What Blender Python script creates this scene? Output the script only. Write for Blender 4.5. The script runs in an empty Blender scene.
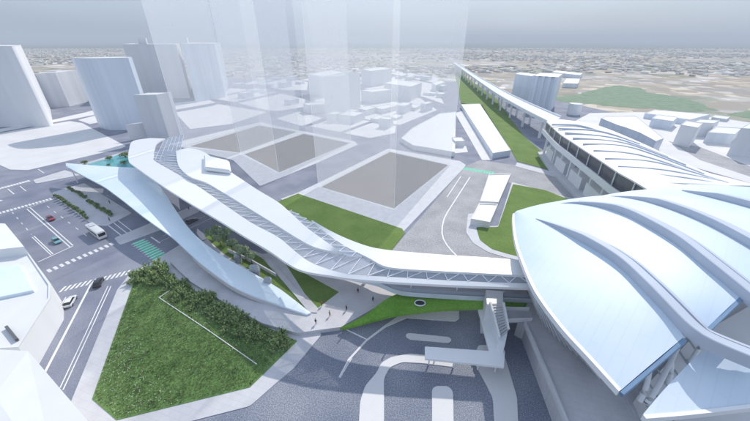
import bpy, bmesh, math, random
from mathutils import Vector, Matrix
R = math.radians
random.seed(7)
S = bpy.context.scene
C = S.collection

# ------------------------------------------------------------------ camera
CAM_H = 60.0
FPX = 317.0                       # focal length in photo pixels (photo is 750 x 421)
PITCH = math.atan(170.0 / FPX)    # looking down about 28 degrees
cd = bpy.data.cameras.new('camera')
cam = bpy.data.objects.new('camera', cd)
C.objects.link(cam)
cam.location = (0, 0, CAM_H)
cam.rotation_euler = (math.pi / 2 - PITCH, 0, 0)
cd.sensor_width = 36.0
cd.lens = FPX / 750.0 * 36.0
cd.clip_start = 0.5
cd.clip_end = 40000
S.camera = cam

# ------------------------------------------------------------------ sky
SUN_EL, SUN_AZ = R(43), R(27)     # azimuth clockwise from straight ahead
W = bpy.data.worlds.new('World')
S.world = W
W.use_nodes = True
wn, wl = W.node_tree.nodes, W.node_tree.links
wn.clear()
sky = wn.new('ShaderNodeTexSky')
sky.sky_type = 'NISHITA'
sky.sun_disc = False
sky.sun_elevation = SUN_EL
sky.sun_rotation = SUN_AZ
sky.air_density = 1.0
sky.dust_density = 1.5
tc = wn.new('ShaderNodeTexCoord')
sep = wn.new('ShaderNodeSeparateXYZ')
rp = wn.new('ShaderNodeValToRGB')          # luminous cloud sheet, brighter overhead than at the horizon
SKY = [(0.0, (2.3, 2.95, 4.0)), (0.05, (2.6, 3.2, 4.2)), (0.13, (3.6, 4.1, 4.8)), (0.45, (4.1, 4.8, 5.9)), (1.0, (3.8, 4.7, 6.3))]
for i_, (p_, c_) in enumerate(SKY):
    e_ = rp.color_ramp.elements[i_] if i_ < 2 else rp.color_ramp.elements.new(p_)
    e_.position = p_; e_.color = tuple(v_ / 8 for v_ in c_) + (1,)
mp = wn.new('ShaderNodeMapping')
mp.inputs['Scale'].default_value = (1.0, 1.0, 6.0)
nz = wn.new('ShaderNodeTexNoise')
nz.inputs['Scale'].default_value = 1.5
nz.inputs['Detail'].default_value = 3
nz.inputs['Roughness'].default_value = 0.45
mr_ = wn.new('ShaderNodeMapRange')
mr_.inputs[1].default_value = 0.3; mr_.inputs[2].default_value = 0.7
mr_.inputs[3].default_value = 8 * 0.82; mr_.inputs[4].default_value = 8 * 1.18
vm = wn.new('ShaderNodeVectorMath'); vm.operation = 'SCALE'
mx = wn.new('ShaderNodeMix')
mx.data_type = 'RGBA'
mx.inputs[0].default_value = 0.85      # cloud sheet over the blue
bg = wn.new('ShaderNodeBackground')
bg.inputs['Strength'].default_value = 0.15
ow = wn.new('ShaderNodeOutputWorld')
wl.new(tc.outputs['Generated'], sep.inputs[0])
wl.new(sep.outputs['Z'], rp.inputs[0])
wl.new(tc.outputs['Generated'], mp.inputs[0])
wl.new(mp.outputs[0], nz.inputs['Vector'])
wl.new(nz.outputs['Fac'], mr_.inputs[0])
wl.new(rp.outputs[0], vm.inputs[0]); wl.new(mr_.outputs[0], vm.inputs['Scale'])
wl.new(sky.outputs[0], mx.inputs[6])
wl.new(vm.outputs[0], mx.inputs[7])
wl.new(mx.outputs[2], bg.inputs[0])
wl.new(bg.outputs[0], ow.inputs[0])

# ------------------------------------------------------------------ sun
sd = bpy.data.lights.new('sun', 'SUN')
sd.energy = 3.3
sd.angle = R(0.6)
sd.color = (1.0, 0.94, 0.85)
sun = bpy.data.objects.new('sun', sd)
C.objects.link(sun)
sdir = Vector((math.sin(SUN_AZ) * math.cos(SUN_EL), math.cos(SUN_AZ) * math.cos(SUN_EL), math.sin(SUN_EL)))
sun.rotation_euler = sdir.to_track_quat('Z', 'Y').to_euler()
sun.location = (0, 200, 400)
S.view_settings.view_transform = 'Standard'
S.view_settings.look = 'None'
S.view_settings.exposure = 0.08
S.view_settings.gamma = 1

# ------------------------------------------------------------------ helpers
cP, sP = math.cos(PITCH), math.sin(PITCH)
def at(px, py, z=0.0):
    """survey: the point of the place at height z seen at photo pixel (px, py)"""
    x = (px - 375.0) / FPX
    y = -(py - 210.5) / FPX
    d = Vector((x, cP + y * sP, -sP + y * cP))
    t = (z - CAM_H) / d.z
    return Vector((d.x * t, d.y * t, z))
def hz(p, py):
    """height of the point straight above ground point p that is seen at row py"""
    k = -(py - 210.5) / FPX
    return CAM_H + p.y * (k * cP - sP) / (cP + k * sP)

def newmat(name):
    m = bpy.data.materials.new(name)
    m.use_nodes = True
    n = m.node_tree.nodes
    return m, n, m.node_tree.links, n['Principled BSDF']
def mat(name, col, rough=0.6, var=0.06, scale=0.4, bump=0.0, bscale=6.0, metal=0.0, spec=0.5, detail=4, coat=0.0, col2=None, streak=1.0):
    m, n, l, b = newmat(name)
    b.inputs['Roughness'].default_value = rough
    b.inputs['Metallic'].default_value = metal
    b.inputs['Specular IOR Level'].default_value = spec
    b.inputs['Coat Weight'].default_value = coat
    t = n.new('ShaderNodeTexCoord')
    z = n.new('ShaderNodeTexNoise')
    z.inputs['Scale'].default_value = scale
    z.inputs['Detail'].default_value = detail
    mpp = n.new('ShaderNodeMapping'); mpp.inputs['Scale'].default_value = (1, 1, streak)
    l.new(t.outputs['Object'], mpp.inputs[0]); l.new(mpp.outputs[0], z.inputs['Vector'])
    r = n.new('ShaderNodeValToRGB')
    c2 = col2 or col
    r.color_ramp.elements[0].position = 0.3
    r.color_ramp.elements[1].position = 0.7
    r.color_ramp.elements[0].color = tuple(max(0, c * (1 - var)) for c in col) + (1,)
    r.color_ramp.elements[1].color = tuple(min(1, c * (1 + var)) for c in c2) + (1,)
    l.new(z.outputs['Fac'], r.inputs[0])
    l.new(r.outputs[0], b.inputs['Base Color'])
    if bump:
        z2 = n.new('ShaderNodeTexNoise')
        z2.inputs['Scale'].default_value = bscale
        z2.inputs['Detail'].default_value = 3
        l.new(t.outputs['Object'], z2.inputs['Vector'])
        bp = n.new('ShaderNodeBump')
        bp.inputs['Strength'].default_value = bump
        bp.inputs['Distance'].default_value = 0.1
        l.new(z2.outputs['Fac'], bp.inputs['Height'])
        l.new(bp.outputs[0], b.inputs['Normal'])
    return m

M = {}
M['white'] = mat('white_render', (0.76, 0.77, 0.79), 0.65, 0.035, 0.2, streak=.1)
M['white_roof'] = mat('white_roofing', (0.69, 0.70, 0.715), 0.6, 0.03, 0.2)
M['grey_wall'] = mat('grey_render', (0.64, 0.655, 0.69), 0.6, 0.07, 0.2, streak=.04)  # upright streaks: painted reflections, as on the blue walls
M['blue_wall'] = mat('pale_blue_cladding', (0.66, 0.72, 0.80), 0.35, 0.09, 0.22, streak=.03)  # upright colour streaks paint the curved tower's reflective gradient
M['bridge_white'] = mat('white_aluminium_panel', (0.80, 0.81, 0.825), 0.4, 0.015, 0.3)
M['canopy_blue'] = mat('pale_blue_metal_panel', (0.66, 0.80, 0.90), 0.35, 0.04, 0.06, col2=(0.74, 0.83, 0.90))
M['roof_metal'] = mat('pale_blue_standing_roof', (0.54, 0.67, 0.80), 0.5, 0.04, 0.035, col2=(0.67, 0.74, 0.82), spec=0.3)
M['rib'] = mat('rib_metal', (0.47, 0.52, 0.61), 0.45, 0.04, 0.2)
M['steel'] = mat('white_painted_steel', (0.75, 0.78, 0.82), 0.4, 0.03, 0.5)
M['dark_steel'] = mat('blue_grey_steel', (0.16, 0.27, 0.42), 0.35, 0.08, 0.5)
M['concrete'] = mat('pale_concrete', (0.54, 0.54, 0.57), 0.85, 0.08, 0.25, 0.15, 2.0, detail=8)
M['paving'] = mat('white_paving', (0.66, 0.655, 0.66), 0.8, 0.06, 0.08, detail=8)
M['kerb'] = mat('kerb_stone', (0.56, 0.57, 0.60), 0.8, 0.06, 0.4)
M['pad'] = mat('warm_grey_screed', (0.21, 0.195, 0.185), 0.85, 0.05, 0.1)
M['paint'] = mat('white_road_paint', (0.74, 0.74, 0.74), 0.7, 0.12, 1.5)
M['green_paint'] = mat('mint_green_paint', (0.10, 0.55, 0.36), 0.7, 0.12, 1.0)
M['water'] = mat('teal_water', (0.10, 0.40, 0.42), 0.12, 0.25, 0.3, 0.1, 2.0)
M['bark'] = mat('bark', (0.10, 0.075, 0.055), 0.9, 0.2, 3)
M['leaf'] = mat('leaf', (0.11, 0.18, 0.05), 0.55, 0.35, 1.2, col2=(0.20, 0.28, 0.09))
M['leaf_wild'] = mat('wild_leaf', (0.16, 0.25, 0.08), 0.6, 0.35, 0.5, col2=(0.31, 0.42, 0.16))
M['leaf_pale'] = mat('pale_leaf', (0.20, 0.28, 0.15), 0.55, 0.3, 1.2, col2=(0.26, 0.34, 0.19))
M['tyre'] = mat('tyre_rubber', (0.02, 0.02, 0.02), 0.8)
M['rim'] = mat('alloy', (0.5, 0.5, 0.52), 0.3, metal=0.8)
M['glass_dark'] = mat('dark_car_glass', (0.02, 0.025, 0.03), 0.06)
M['lamp'] = mat('lamp_lens', (0.8, 0.8, 0.75), 0.1)
M['tail'] = mat('red_lens', (0.4, 0.02, 0.02), 0.2)
M['stone'] = mat('grey_stone', (0.36, 0.39, 0.43), 0.8, 0.15, 0.8, 0.4, 3)
M['dark_glass'] = mat('smoked_panel', (0.11, 0.115, 0.13), 0.25, 0.15, 0.3)
M['louvre_glass'] = mat('louvre_glass', (0.22, 0.24, 0.29), 0.3, 0.1, 0.2)
M['panel_pink'] = mat('warm_white_panel', (0.66, 0.61, 0.60), 0.5, 0.04, 0.4)
M['skin'] = mat('skin', (0.5, 0.33, 0.25), 0.6)
M['hair'] = mat('dark_hair', (0.02, 0.016, 0.012), 0.6)

def joints(m, sx, sy, rot=0.0, depth=.25, mortar=.012):
    n, l = m.node_tree.nodes, m.node_tree.links
    b = n['Principled BSDF']
    t = n.new('ShaderNodeTexCoord'); mp_ = n.new('ShaderNodeMapping'); mp_.inputs['Rotation'].default_value = (0, 0, rot); mp_.inputs['Scale'].default_value = (1 / sx, 1 / sx, 1 / sx)
    br_ = n.new('ShaderNodeTexBrick'); br_.inputs['Scale'].default_value = 1; br_.inputs['Mortar Size'].default_value = mortar; br_.inputs['Row Height'].default_value = sy / sx; br_.inputs['Brick Width'].default_value = 1
    br_.inputs['Color1'].default_value = (1, 1, 1, 1); br_.inputs['Color2'].default_value = (.982, .982, .985, 1); br_.inputs['Mortar'].default_value = (1 - depth,) * 3 + (1,)
    l.new(t.outputs['Object'], mp_.inputs[0]); l.new(mp_.outputs[0], br_.inputs['Vector'])
    src = b.inputs['Base Color'].links[0].from_socket
    mm = n.new('ShaderNodeMix'); mm.data_type = 'RGBA'; mm.blend_type = 'MULTIPLY'; mm.inputs[0].default_value = 1
    l.new(src, mm.inputs[6]); l.new(br_.outputs['Color'], mm.inputs[7]); l.new(mm.outputs[2], b.inputs['Base Color'])
joints(M['roof_metal'], 9, 1.5, -.75, .045, .010)
joints(M['canopy_blue'], 7, 1.8, -.9, .05, .010)
joints(M['concrete'], 2.4, 1.2, 0.3, .10, .02)
joints(M['paving'], 3.0, 3.0, .47, .05, .012)
def glassmat(name, col, alpha, rough=0.1):
    m, n, l, b = newmat(name)
    b.inputs['Base Color'].default_value = col + (1,)
    b.inputs['Roughness'].default_value = rough
    b.inputs['Specular IOR Level'].default_value = 0.25
    b.inputs['Subsurface Weight'].default_value = 0.0
    tr = n.new('ShaderNodeBsdfTransparent')
    tl = n.new('ShaderNodeBsdfTranslucent')
    tl.inputs[0].default_value = col + (1,)
    m1 = n.new('ShaderNodeMixShader')
    m1.inputs[0].default_value = 0.5
    m2 = n.new('ShaderNodeMixShader')
    t = n.new('ShaderNodeTexCoord')
    z = n.new('ShaderNodeTexNoise')
    z.inputs['Scale'].default_value = 0.02
    mr = n.new('ShaderNodeMapRange')
    mr.inputs[3].default_value = alpha * 0.93
    mr.inputs[4].default_value = min(1, alpha * 1.07)
    l.new(t.outputs['Object'], z.inputs['Vector'])
    l.new(z.outputs['Fac'], mr.inputs[0])
    l.new(mr.outputs[0], m2.inputs[0])
    o = n['Material Output']
    l.new(b.outputs[0], m1.inputs[1]); l.new(tl.outputs[0], m1.inputs[2])
    l.new(tr.outputs[0], m2.inputs[1]); l.new(m1.outputs[0], m2.inputs[2])
    l.new(m2.outputs[0], o.inputs[0])
    return m
M['veil'] = glassmat('frosted_tower_glass', (0.97, 0.985, 1.0), 0.25, 0.3)
M['veil_edge'] = glassmat('tower_glass_edge', (0.9, 0.93, 0.97), 0.5, 0.3)
M['glazing'] = glassmat('bridge_glazing', (0.60, 0.66, 0.76), 0.5, 0.1)

# asphalt with fine aggregate speckle
def asphalt(name, a, b_, spk, scale=3.0, patch=0.03):
    m, n, l, b = newmat(name)
    b.inputs['Roughness'].default_value = 0.85
    b.inputs['Specular IOR Level'].default_value = 0.3
    t = n.new('ShaderNodeTexCoord')
    z = n.new('ShaderNodeTexNoise'); z.inputs['Scale'].default_value = patch; z.inputs['Detail'].default_value = 8
    v = n.new('ShaderNodeTexNoise'); v.inputs['Scale'].default_value = scale; v.inputs['Detail'].default_value = 2
    l.new(t.outputs['Object'], z.inputs['Vector']); l.new(t.outputs['Object'], v.inputs['Vector'])
    r = n.new('ShaderNodeValToRGB')
    r.color_ramp.elements[0].position = .35; r.color_ramp.elements[1].position = .65
    r.color_ramp.elements[0].color = a + (1,); r.color_ramp.elements[1].color = b_ + (1,)
    l.new(z.outputs['Fac'], r.inputs[0])
    r2 = n.new('ShaderNodeValToRGB')
    r2.color_ramp.elements[0].position = .42; r2.color_ramp.elements[1].position = .72
    r2.color_ramp.elements[0].color = (1, 1, 1, 1); r2.color_ramp.elements[1].color = (spk, spk, spk, 1)
    r2.color_ramp.elements[0].color = (0.8, 0.8, 0.8, 1)
    l.new(v.outputs['Fac'], r2.inputs[0])
    mm = n.new('ShaderNodeMix'); mm.data_type = 'RGBA'; mm.blend_type = 'MULTIPLY'; mm.inputs[0].default_value = 1
    l.new(r.outputs[0], mm.inputs[6]); l.new(r2.outputs[0], mm.inputs[7])
    l.new(mm.outputs[2], b.inputs['Base Color'])
    bp = n.new('ShaderNodeBump'); bp.inputs['Strength'].default_value = .3; bp.inputs['Distance'].default_value = .05
    l.new(v.outputs['Fac'], bp.inputs['Height']); l.new(bp.outputs[0], b.inputs['Normal'])
    return m
M['asphalt'] = asphalt('blue_grey_asphalt', (0.20, 0.22, 0.29), (0.29, 0.305, 0.37), 1.2, 5.0, 0.09)
M['cobble'] = asphalt('forecourt_setts', (0.15, 0.17, 0.225), (0.235, 0.25, 0.295), 1.8, 5.0, 0.07)
M['pale_road'] = asphalt('pale_concrete_road', (0.36, 0.36, 0.38), (0.45, 0.45, 0.47), 1.15, 2.2, 0.12)

joints(M['pale_road'], 9, 5, .47, .10, .006)
def grassmat(name, a, b_, c_):
    m, n, l, b = newmat(name)
    b.inputs['Roughness'].default_value = 0.9
    b.inputs['Specular IOR Level'].default_value = 0.2
    t = n.new('ShaderNodeTexCoord')
    z = n.new('ShaderNodeTexNoise'); z.inputs['Scale'].default_value = .12; z.inputs['Detail'].default_value = 6
    v = n.new('ShaderNodeTexNoise'); v.inputs['Scale'].default_value = 2.2; v.inputs['Detail'].default_value = 5; v.inputs['Roughness'].default_value = .7
    l.new(t.outputs['Object'], z.inputs['Vector']); l.new(t.outputs['Object'], v.inputs['Vector'])
    ad = n.new('ShaderNodeMath'); ad.operation = 'MULTIPLY_ADD'; ad.inputs[1].default_value = .45
    l.new(z.outputs['Fac'], ad.inputs[0]); 
    mu = n.new('ShaderNodeMath'); mu.operation = 'MULTIPLY'; mu.inputs[1].default_value = .55
    l.new(v.outputs['Fac'], mu.inputs[0]); l.new(mu.outputs[0], ad.inputs[2])
    r = n.new('ShaderNodeValToRGB')
    r.color_ramp.elements[0].position = .36; r.color_ramp.elements[1].position = .66
    r.color_ramp.elements[0].color = a + (1,); r.color_ramp.elements[1].color = c_ + (1,)
    e = r.color_ramp.elements.new(.5); e.color = b_ + (1,)
    l.new(ad.outputs[0], r.inputs[0]); l.new(r.outputs[0], b.inputs['Base Color'])
    bp = n.new('ShaderNodeBump'); bp.inputs['Strength'].default_value = .6; bp.inputs['Distance'].default_value = .3
    l.new(v.outputs['Fac'], bp.inputs['Height']); l.new(bp.outputs[0], b.inputs['Normal'])
    return m
M['grass'] = grassmat('rough_meadow', (0.078, 0.165, 0.042), (0.125, 0.235, 0.068), (0.19, 0.305, 0.115))
M['lawn'] = grassmat('mown_grass', (0.10, 0.175, 0.04), (0.14, 0.22, 0.055), (0.19, 0.27, 0.075))
M['turf_bright'] = grassmat('bright_turf', (0.10, 0.25, 0.03), (0.17, 0.36, 0.05), (0.25, 0.46, 0.09))
M['marsh'] = grassmat('green_field', (0.12, 0.22, 0.14), (0.20, 0.28, 0.19), (0.30, 0.33, 0.25))

# far town seen as an aerial patchwork: plots, lanes, bare earth
def townmat():
    m, n, l, b = newmat('town_plots')
    b.inputs['Roughness'].default_value = .95
    b.inputs['Specular IOR Level'].default_value = .1
    t = n.new('ShaderNodeTexCoord')
    mp_ = n.new('ShaderNodeMapping'); mp_.inputs['Rotation'].default_value = (0, 0, .45)
    l.new(t.outputs['Object'], mp_.inputs[0])
    v = n.new('ShaderNodeTexVoronoi'); v.distance = 'CHEBYCHEV'; v.inputs['Scale'].default_value = .016; v.inputs['Randomness'].default_value = .8
    v2 = n.new('ShaderNodeTexVoronoi'); v2.distance = 'CHEBYCHEV'; v2.inputs['Scale'].default_value = .055
    z = n.new('ShaderNodeTexNoise'); z.inputs['Scale'].default_value = .0022; z.inputs['Detail'].default_value = 5
    for q in (v, v2, z): l.new(mp_.outputs[0], q.inputs['Vector'])
    sx = n.new('ShaderNodeSeparateColor'); l.new(v.outputs['Color'], sx.inputs[0])
    sx2 = n.new('ShaderNodeSeparateColor'); l.new(v2.outputs['Color'], sx2.inputs[0])
    r = n.new('ShaderNodeValToRGB'); r.color_ramp.interpolation = 'CONSTANT'
    cols = [(0, (.42, .37, .30)), (.25, (.48, .42, .34)), (.42, (.48, .47, .45)), (.6, (.27, .30, .22)), (.72, (.38, .37, .35)), (.88, (.68, .67, .65))]
    for i, (p, c_) in enumerate(cols):
        e = r.color_ramp.elements[i] if i < 2 else r.color_ramp.elements.new(p)
        e.position = p; e.color = c_ + (1,)
    l.new(sx.outputs[0], r.inputs[0])
    r2 = n.new('ShaderNodeValToRGB'); r2.color_ramp.interpolation = 'CONSTANT'
    r2.color_ramp.elements[0].color = (.75, .76, .78, 1); r2.color_ramp.elements[1].position = .55; r2.color_ramp.elements[1].color = (1.1, 1.07, 1.04, 1)
    e = r2.color_ramp.elements.new(.85); e.color = (1.7, 1.7, 1.7, 1)
    l.new(sx2.outputs[1], r2.inputs[0])
    mm = n.new('ShaderNodeMix'); mm.data_type = 'RGBA'; mm.blend_type = 'MULTIPLY'; mm.inputs[0].default_value = .9
    l.new(r.outputs[0], mm.inputs[6]); l.new(r2.outputs[0], mm.inputs[7])
    rz = n.new('ShaderNodeValToRGB')
    rz.color_ramp.elements[0].position = .35; rz.color_ramp.elements[1].position = .65
    rz.color_ramp.elements[0].color = (.38, .30, .23, 1); rz.color_ramp.elements[1].color = (.44, .44, .42, 1)
    l.new(z.outputs['Fac'], rz.inputs[0])
    m3 = n.new('ShaderNodeMix'); m3.data_type = 'RGBA'; m3.inputs[0].default_value = .4
    l.new(mm.outputs[2], m3.inputs[6]); l.new(rz.outputs[0], m3.inputs[7])
    l.new(m3.outputs[2], b.inputs['Base Color'])
    return m
M['town'] = townmat()
M['far_land'] = mat('far_plain', (0.14, 0.165, 0.13), 0.95, 0.2, 0.0012)

# -------- mesh building
def shade(me, ang=35):
    for p in me.polygons: p.use_smooth = True
    try: me.set_sharp_from_angle(angle=R(ang))
    except Exception: pass
def link(name, bm, m, parent=None, origin=None, smooth=True):
    bmesh.ops.recalc_face_normals(bm, faces=bm.faces[:])
    me = bpy.data.meshes.new(name)
    off = Vector((0, 0, 0))
    if parent is not None:
        p = parent
        while p is not None:
            off = off + p.location; p = p.parent
    elif origin is not None: off = Vector(origin)
    if off.length > 0: bmesh.ops.translate(bm, vec=-off, verts=bm.verts[:])
    bm.to_mesh(me); bm.free()
    me.materials.append(m)
    if smooth: shade(me)
    o = bpy.data.objects.new(name, me)
    C.objects.link(o)
    if parent is not None: o.parent = parent
    elif origin is not None: o.location = off
    return o
def tag(o, label, cat, group=None):
    o['label'] = label; o['category'] = cat
    if group: o['group'] = group
    return o
def thing(name, label, cat, loc=(0, 0, 0), rz=0.0, group=None):
    o = bpy.data.objects.new(name, None)
    o.empty_display_size = .5
    C.objects.link(o); o.location = loc; o.rotation_euler = (0, 0, rz)
    return tag(o, label, cat, group)
def structure(o, kind='structure'):
    o['kind'] = kind; return o
def dup(root, loc=None, rz=None, label=None, group=None, scale=None, name=None):
    r = root.copy(); C.objects.link(r)
    if loc is not None: r.location = loc
    if rz is not None: r.rotation_euler = (0, 0, rz)
    if scale is not None: r.scale = scale if hasattr(scale, '__len__') else (scale,) * 3
    if label: r['label'] = label
    if group: r['group'] = group
    for ch in list(root.children):
        c = ch.copy(); C.objects.link(c); c.parent = r
        for gch in list(ch.children):
            d = gch.copy(); C.objects.link(d); d.parent = c
    return r
NB = bmesh.new
def add_prism(bm, pts, z0, z1):
    lo = [bm.verts.new((p[0], p[1], z0)) for p in pts]
    hi = [bm.verts.new((p[0], p[1], z1)) for p in pts]
    n = len(pts)
    fs = [bm.faces.new(lo), bm.faces.new(hi)]
    for i in range(n):
        bm.faces.new((lo[i], lo[(i + 1) % n], hi[(i + 1) % n], hi[i]))
    if n > 4: bmesh.ops.triangulate(bm, faces=fs)
def add_sheet(bm, pts):
    f = bm.faces.new([bm.verts.new(p) for p in pts])
    if len(pts) > 4: bmesh.ops.triangulate(bm, faces=[f])
def add_beam(bm, p, q, w, h=None):
    h = h or w
    p, q = Vector(p), Vector(q)
    d = (q - p)
    if d.length < 1e-5: return
    d.normalize()
    up = Vector((0, 0, 1)) if abs(d.z) < .95 else Vector((1, 0, 0))
    s = d.cross(up).normalized(); u = s.cross(d).normalized()
    vs = []
    for b_ in (p, q):
        for a, c_ in ((-1, -1), (1, -1), (1, 1), (-1, 1)):
            vs.append(bm.verts.new(b_ + s * a * w / 2 + u * c_ * h / 2))
    for f in ((0, 1, 2, 3), (7, 6, 5, 4), (0, 4, 5, 1), (1, 5, 6, 2), (2, 6, 7, 3), (3, 7, 4, 0)):
        bm.faces.new([vs[i] for i in f])
def add_tube(bm, pts, r0, r1=None, n=10):
    r1 = r1 if r1 is not None else r0
    pts = [Vector(p) for p in pts]
    rings = []
    for i, p in enumerate(pts):
        d = (pts[min(i + 1, len(pts) - 1)] - pts[max(i - 1, 0)]).normalized()
        up = Vector((0, 0, 1)) if abs(d.z) < .95 else Vector((1, 0, 0))
        s = d.cross(up).normalized(); u = s.cross(d).normalized()
        r = r0 + (r1 - r0) * i / max(1, len(pts) - 1)
        rings.append([bm.verts.new(p + (s * math.cos(a) + u * math.sin(a)) * r) for a in [2 * math.pi * k / n for k in range(n)]])
    for a, b_ in zip(rings, rings[1:]):
        for k in range(n): bm.faces.new((a[k], a[(k + 1) % n], b_[(k + 1) % n], b_[k]))
    bm.faces.new(rings[0]); bm.faces.new(rings[-1])
def spline(pts, n):
    """smooth curve through pts (Vectors), n samples per span"""
    P = [Vector(p) for p in pts]
    out = []
    for i in range(len(P) - 1):
        a, b_, c_, d = P[max(i - 1, 0)], P[i], P[i + 1], P[min(i + 2, len(P) - 1)]
        for k in range(n):
            t = k / n
            out.append(.5 * ((2 * b_) + (c_ - a) * t + (2 * a - 5 * b_ + 4 * c_ - d) * t * t + (3 * b_ - a - 3 * c_ + d) * t ** 3))
    out.append(P[-1]); return out
def add_loft(bm, A, B, thick, mid=0, bulge=0.0):
    """a shell between two equal-length curves, with real thickness, arched by bulge"""
    cols = mid + 2
    top, bot = [], []
    for a, b_ in zip(A, B):
        rt, rb = [], []
        for k in range(cols):
            t = k / (cols - 1)
            p = a.lerp(b_, t) + Vector((0, 0, bulge * 4 * t * (1 - t)))
            rt.append(bm.verts.new(p)); rb.append(bm.verts.new(p - Vector((0, 0, thick))))
        top.append(rt); bot.append(rb)
    n = len(top)
    for i in range(n - 1):
        for k in range(cols - 1):
            bm.faces.new((top[i][k], top[i + 1][k], top[i + 1][k + 1], top[i][k + 1]))
            bm.faces.new((bot[i][k], bot[i][k + 1], bot[i + 1][k + 1], bot[i + 1][k]))
        for k in (0, cols - 1):
            bm.faces.new((top[i][k], top[i + 1][k], bot[i + 1][k], bot[i][k]))
    for i in (0, n - 1):
        for k in range(cols - 1):
            bm.faces.new((top[i][k], top[i][k + 1], bot[i][k + 1], bot[i][k]))
def resample(P, n):
    L = [0]
    for a, b_ in zip(P, P[1:]): L.append(L[-1] + (b_ - a).length)
    out = []
    j = 0
    for i in range(n):
        s = L[-1] * i / (n - 1)
        while j < len(L) - 2 and L[j + 1] < s: j += 1
        t = (s - L[j]) / max(1e-9, L[j + 1] - L[j])
        out.append(P[j].lerp(P[j + 1], min(1, max(0, t))))
    return out
def add_stroke(bm, pts, w, z=None, dash=None):
    """flat painted line of real width along pts"""
    P = [Vector(p) for p in pts]
    if dash:
        on, off_ = dash
        L = sum((b_ - a).length for a, b_ in zip(P, P[1:]))
        n = max(2, int(L / .5)); Q = resample(P, n)
        s = 0
        seg = []
        for a, b_ in zip(Q, Q[1:]):
            if (s % (on + off_)) < on: seg.append(a)
            elif len(seg) > 1: add_stroke(bm, seg, w); seg = []
            else: seg = []
            s += (b_ - a).length
        if len(seg) > 1: add_stroke(bm, seg, w)
        return
    prev = None
    for i, p in enumerate(P):
        d = (P[min(i + 1, len(P) - 1)] - P[max(i - 1, 0)]); d.z = 0; d.normalize()
        s = Vector((-d.y, d.x, 0)) * w / 2
        cur = (bm.verts.new(p + s), bm.verts.new(p - s))
        if prev: bm.faces.new((prev[0], cur[0], cur[1], prev[1]))
        prev = cur
def ground(pxs, z=0.0): return [at(x, y, z) for x, y in pxs]
def rounded(P, r=1.5, n=4):
    out = []
    N = len(P)
    for i in range(N):
        a, b_, c_ = P[i - 1], P[i], P[(i + 1) % N]
        d1, d2 = (a - b_), (c_ - b_)
        k = min(r, d1.length * .45, d2.length * .45)
        p, q = b_ + d1.normalized() * k, b_ + d2.normalized() * k
        for j in range(n + 1):
            t = j / n
            out.append(p * (1 - t) ** 2 + b_ * 2 * t * (1 - t) + q * t * t)
    return out
def slab(name, pxs, z1, m, z0=0.0, r=0.0):
    P = ground(pxs, z1)
    if r: P = rounded(P, r)
    bm = NB(); add_prism(bm, P, z0, z1)
    return structure(link(name, bm, m, smooth=False))
def flat(name, pxs, z, m, r=0.0):
    P = ground(pxs, z)
    if r: P = rounded(P, r)
    bm = NB(); add_sheet(bm, P)
    return structure(link(name, bm, m, smooth=False))

# ------------------------------------------------------------------ land
bm = NB(); add_sheet(bm, [(-14000, -2000, -.40), (14000, -2000, -.40), (14000, 12500, -.40), (-14000, 12500, -.40)])
structure(link('land', bm, M['far_land'], smooth=False))
bm = NB(); add_sheet(bm, [(-5200, -200, -.30), (5200, -200, -.30), (5200, 3100, -.30), (-5200, 3100, -.30)])
structure(link('town_ground', bm, M['town'], smooth=False))
bm = NB(); add_sheet(bm, [(x, y, -.02) for x, y in ((-420, -40), (165, -40), (260, 170), (215, 350), (135, 560), (-200, 620), (-640, 560), (-640, 60))])
structure(link('road', bm, M['asphalt'], smooth=False))
def field(pxs):
    P = resample([*ground(pxs, -.2), ground(pxs[:1], -.2)[0]], 90)[:-1]
    c_ = sum(P, Vector()) / len(P); rg = random.Random(len(pxs)); k = 0
    for p in P:
        k = k * .6 + rg.uniform(-.05, .05); d = p - c_; p += d * k
    bm = NB(); add_sheet(bm, P)
    return structure(link('green_field', bm, M['marsh'], smooth=False))
field([(545, 104), (556, 98), (580, 94), (600, 88), (622, 85.5), (640, 88), (648, 92), (668, 95), (690, 99), (716, 110), (700, 112), (660, 109), (620, 107), (590, 104), (565, 105)])
field([(726, 114), (760, 109), (800, 116), (770, 122)])

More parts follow.
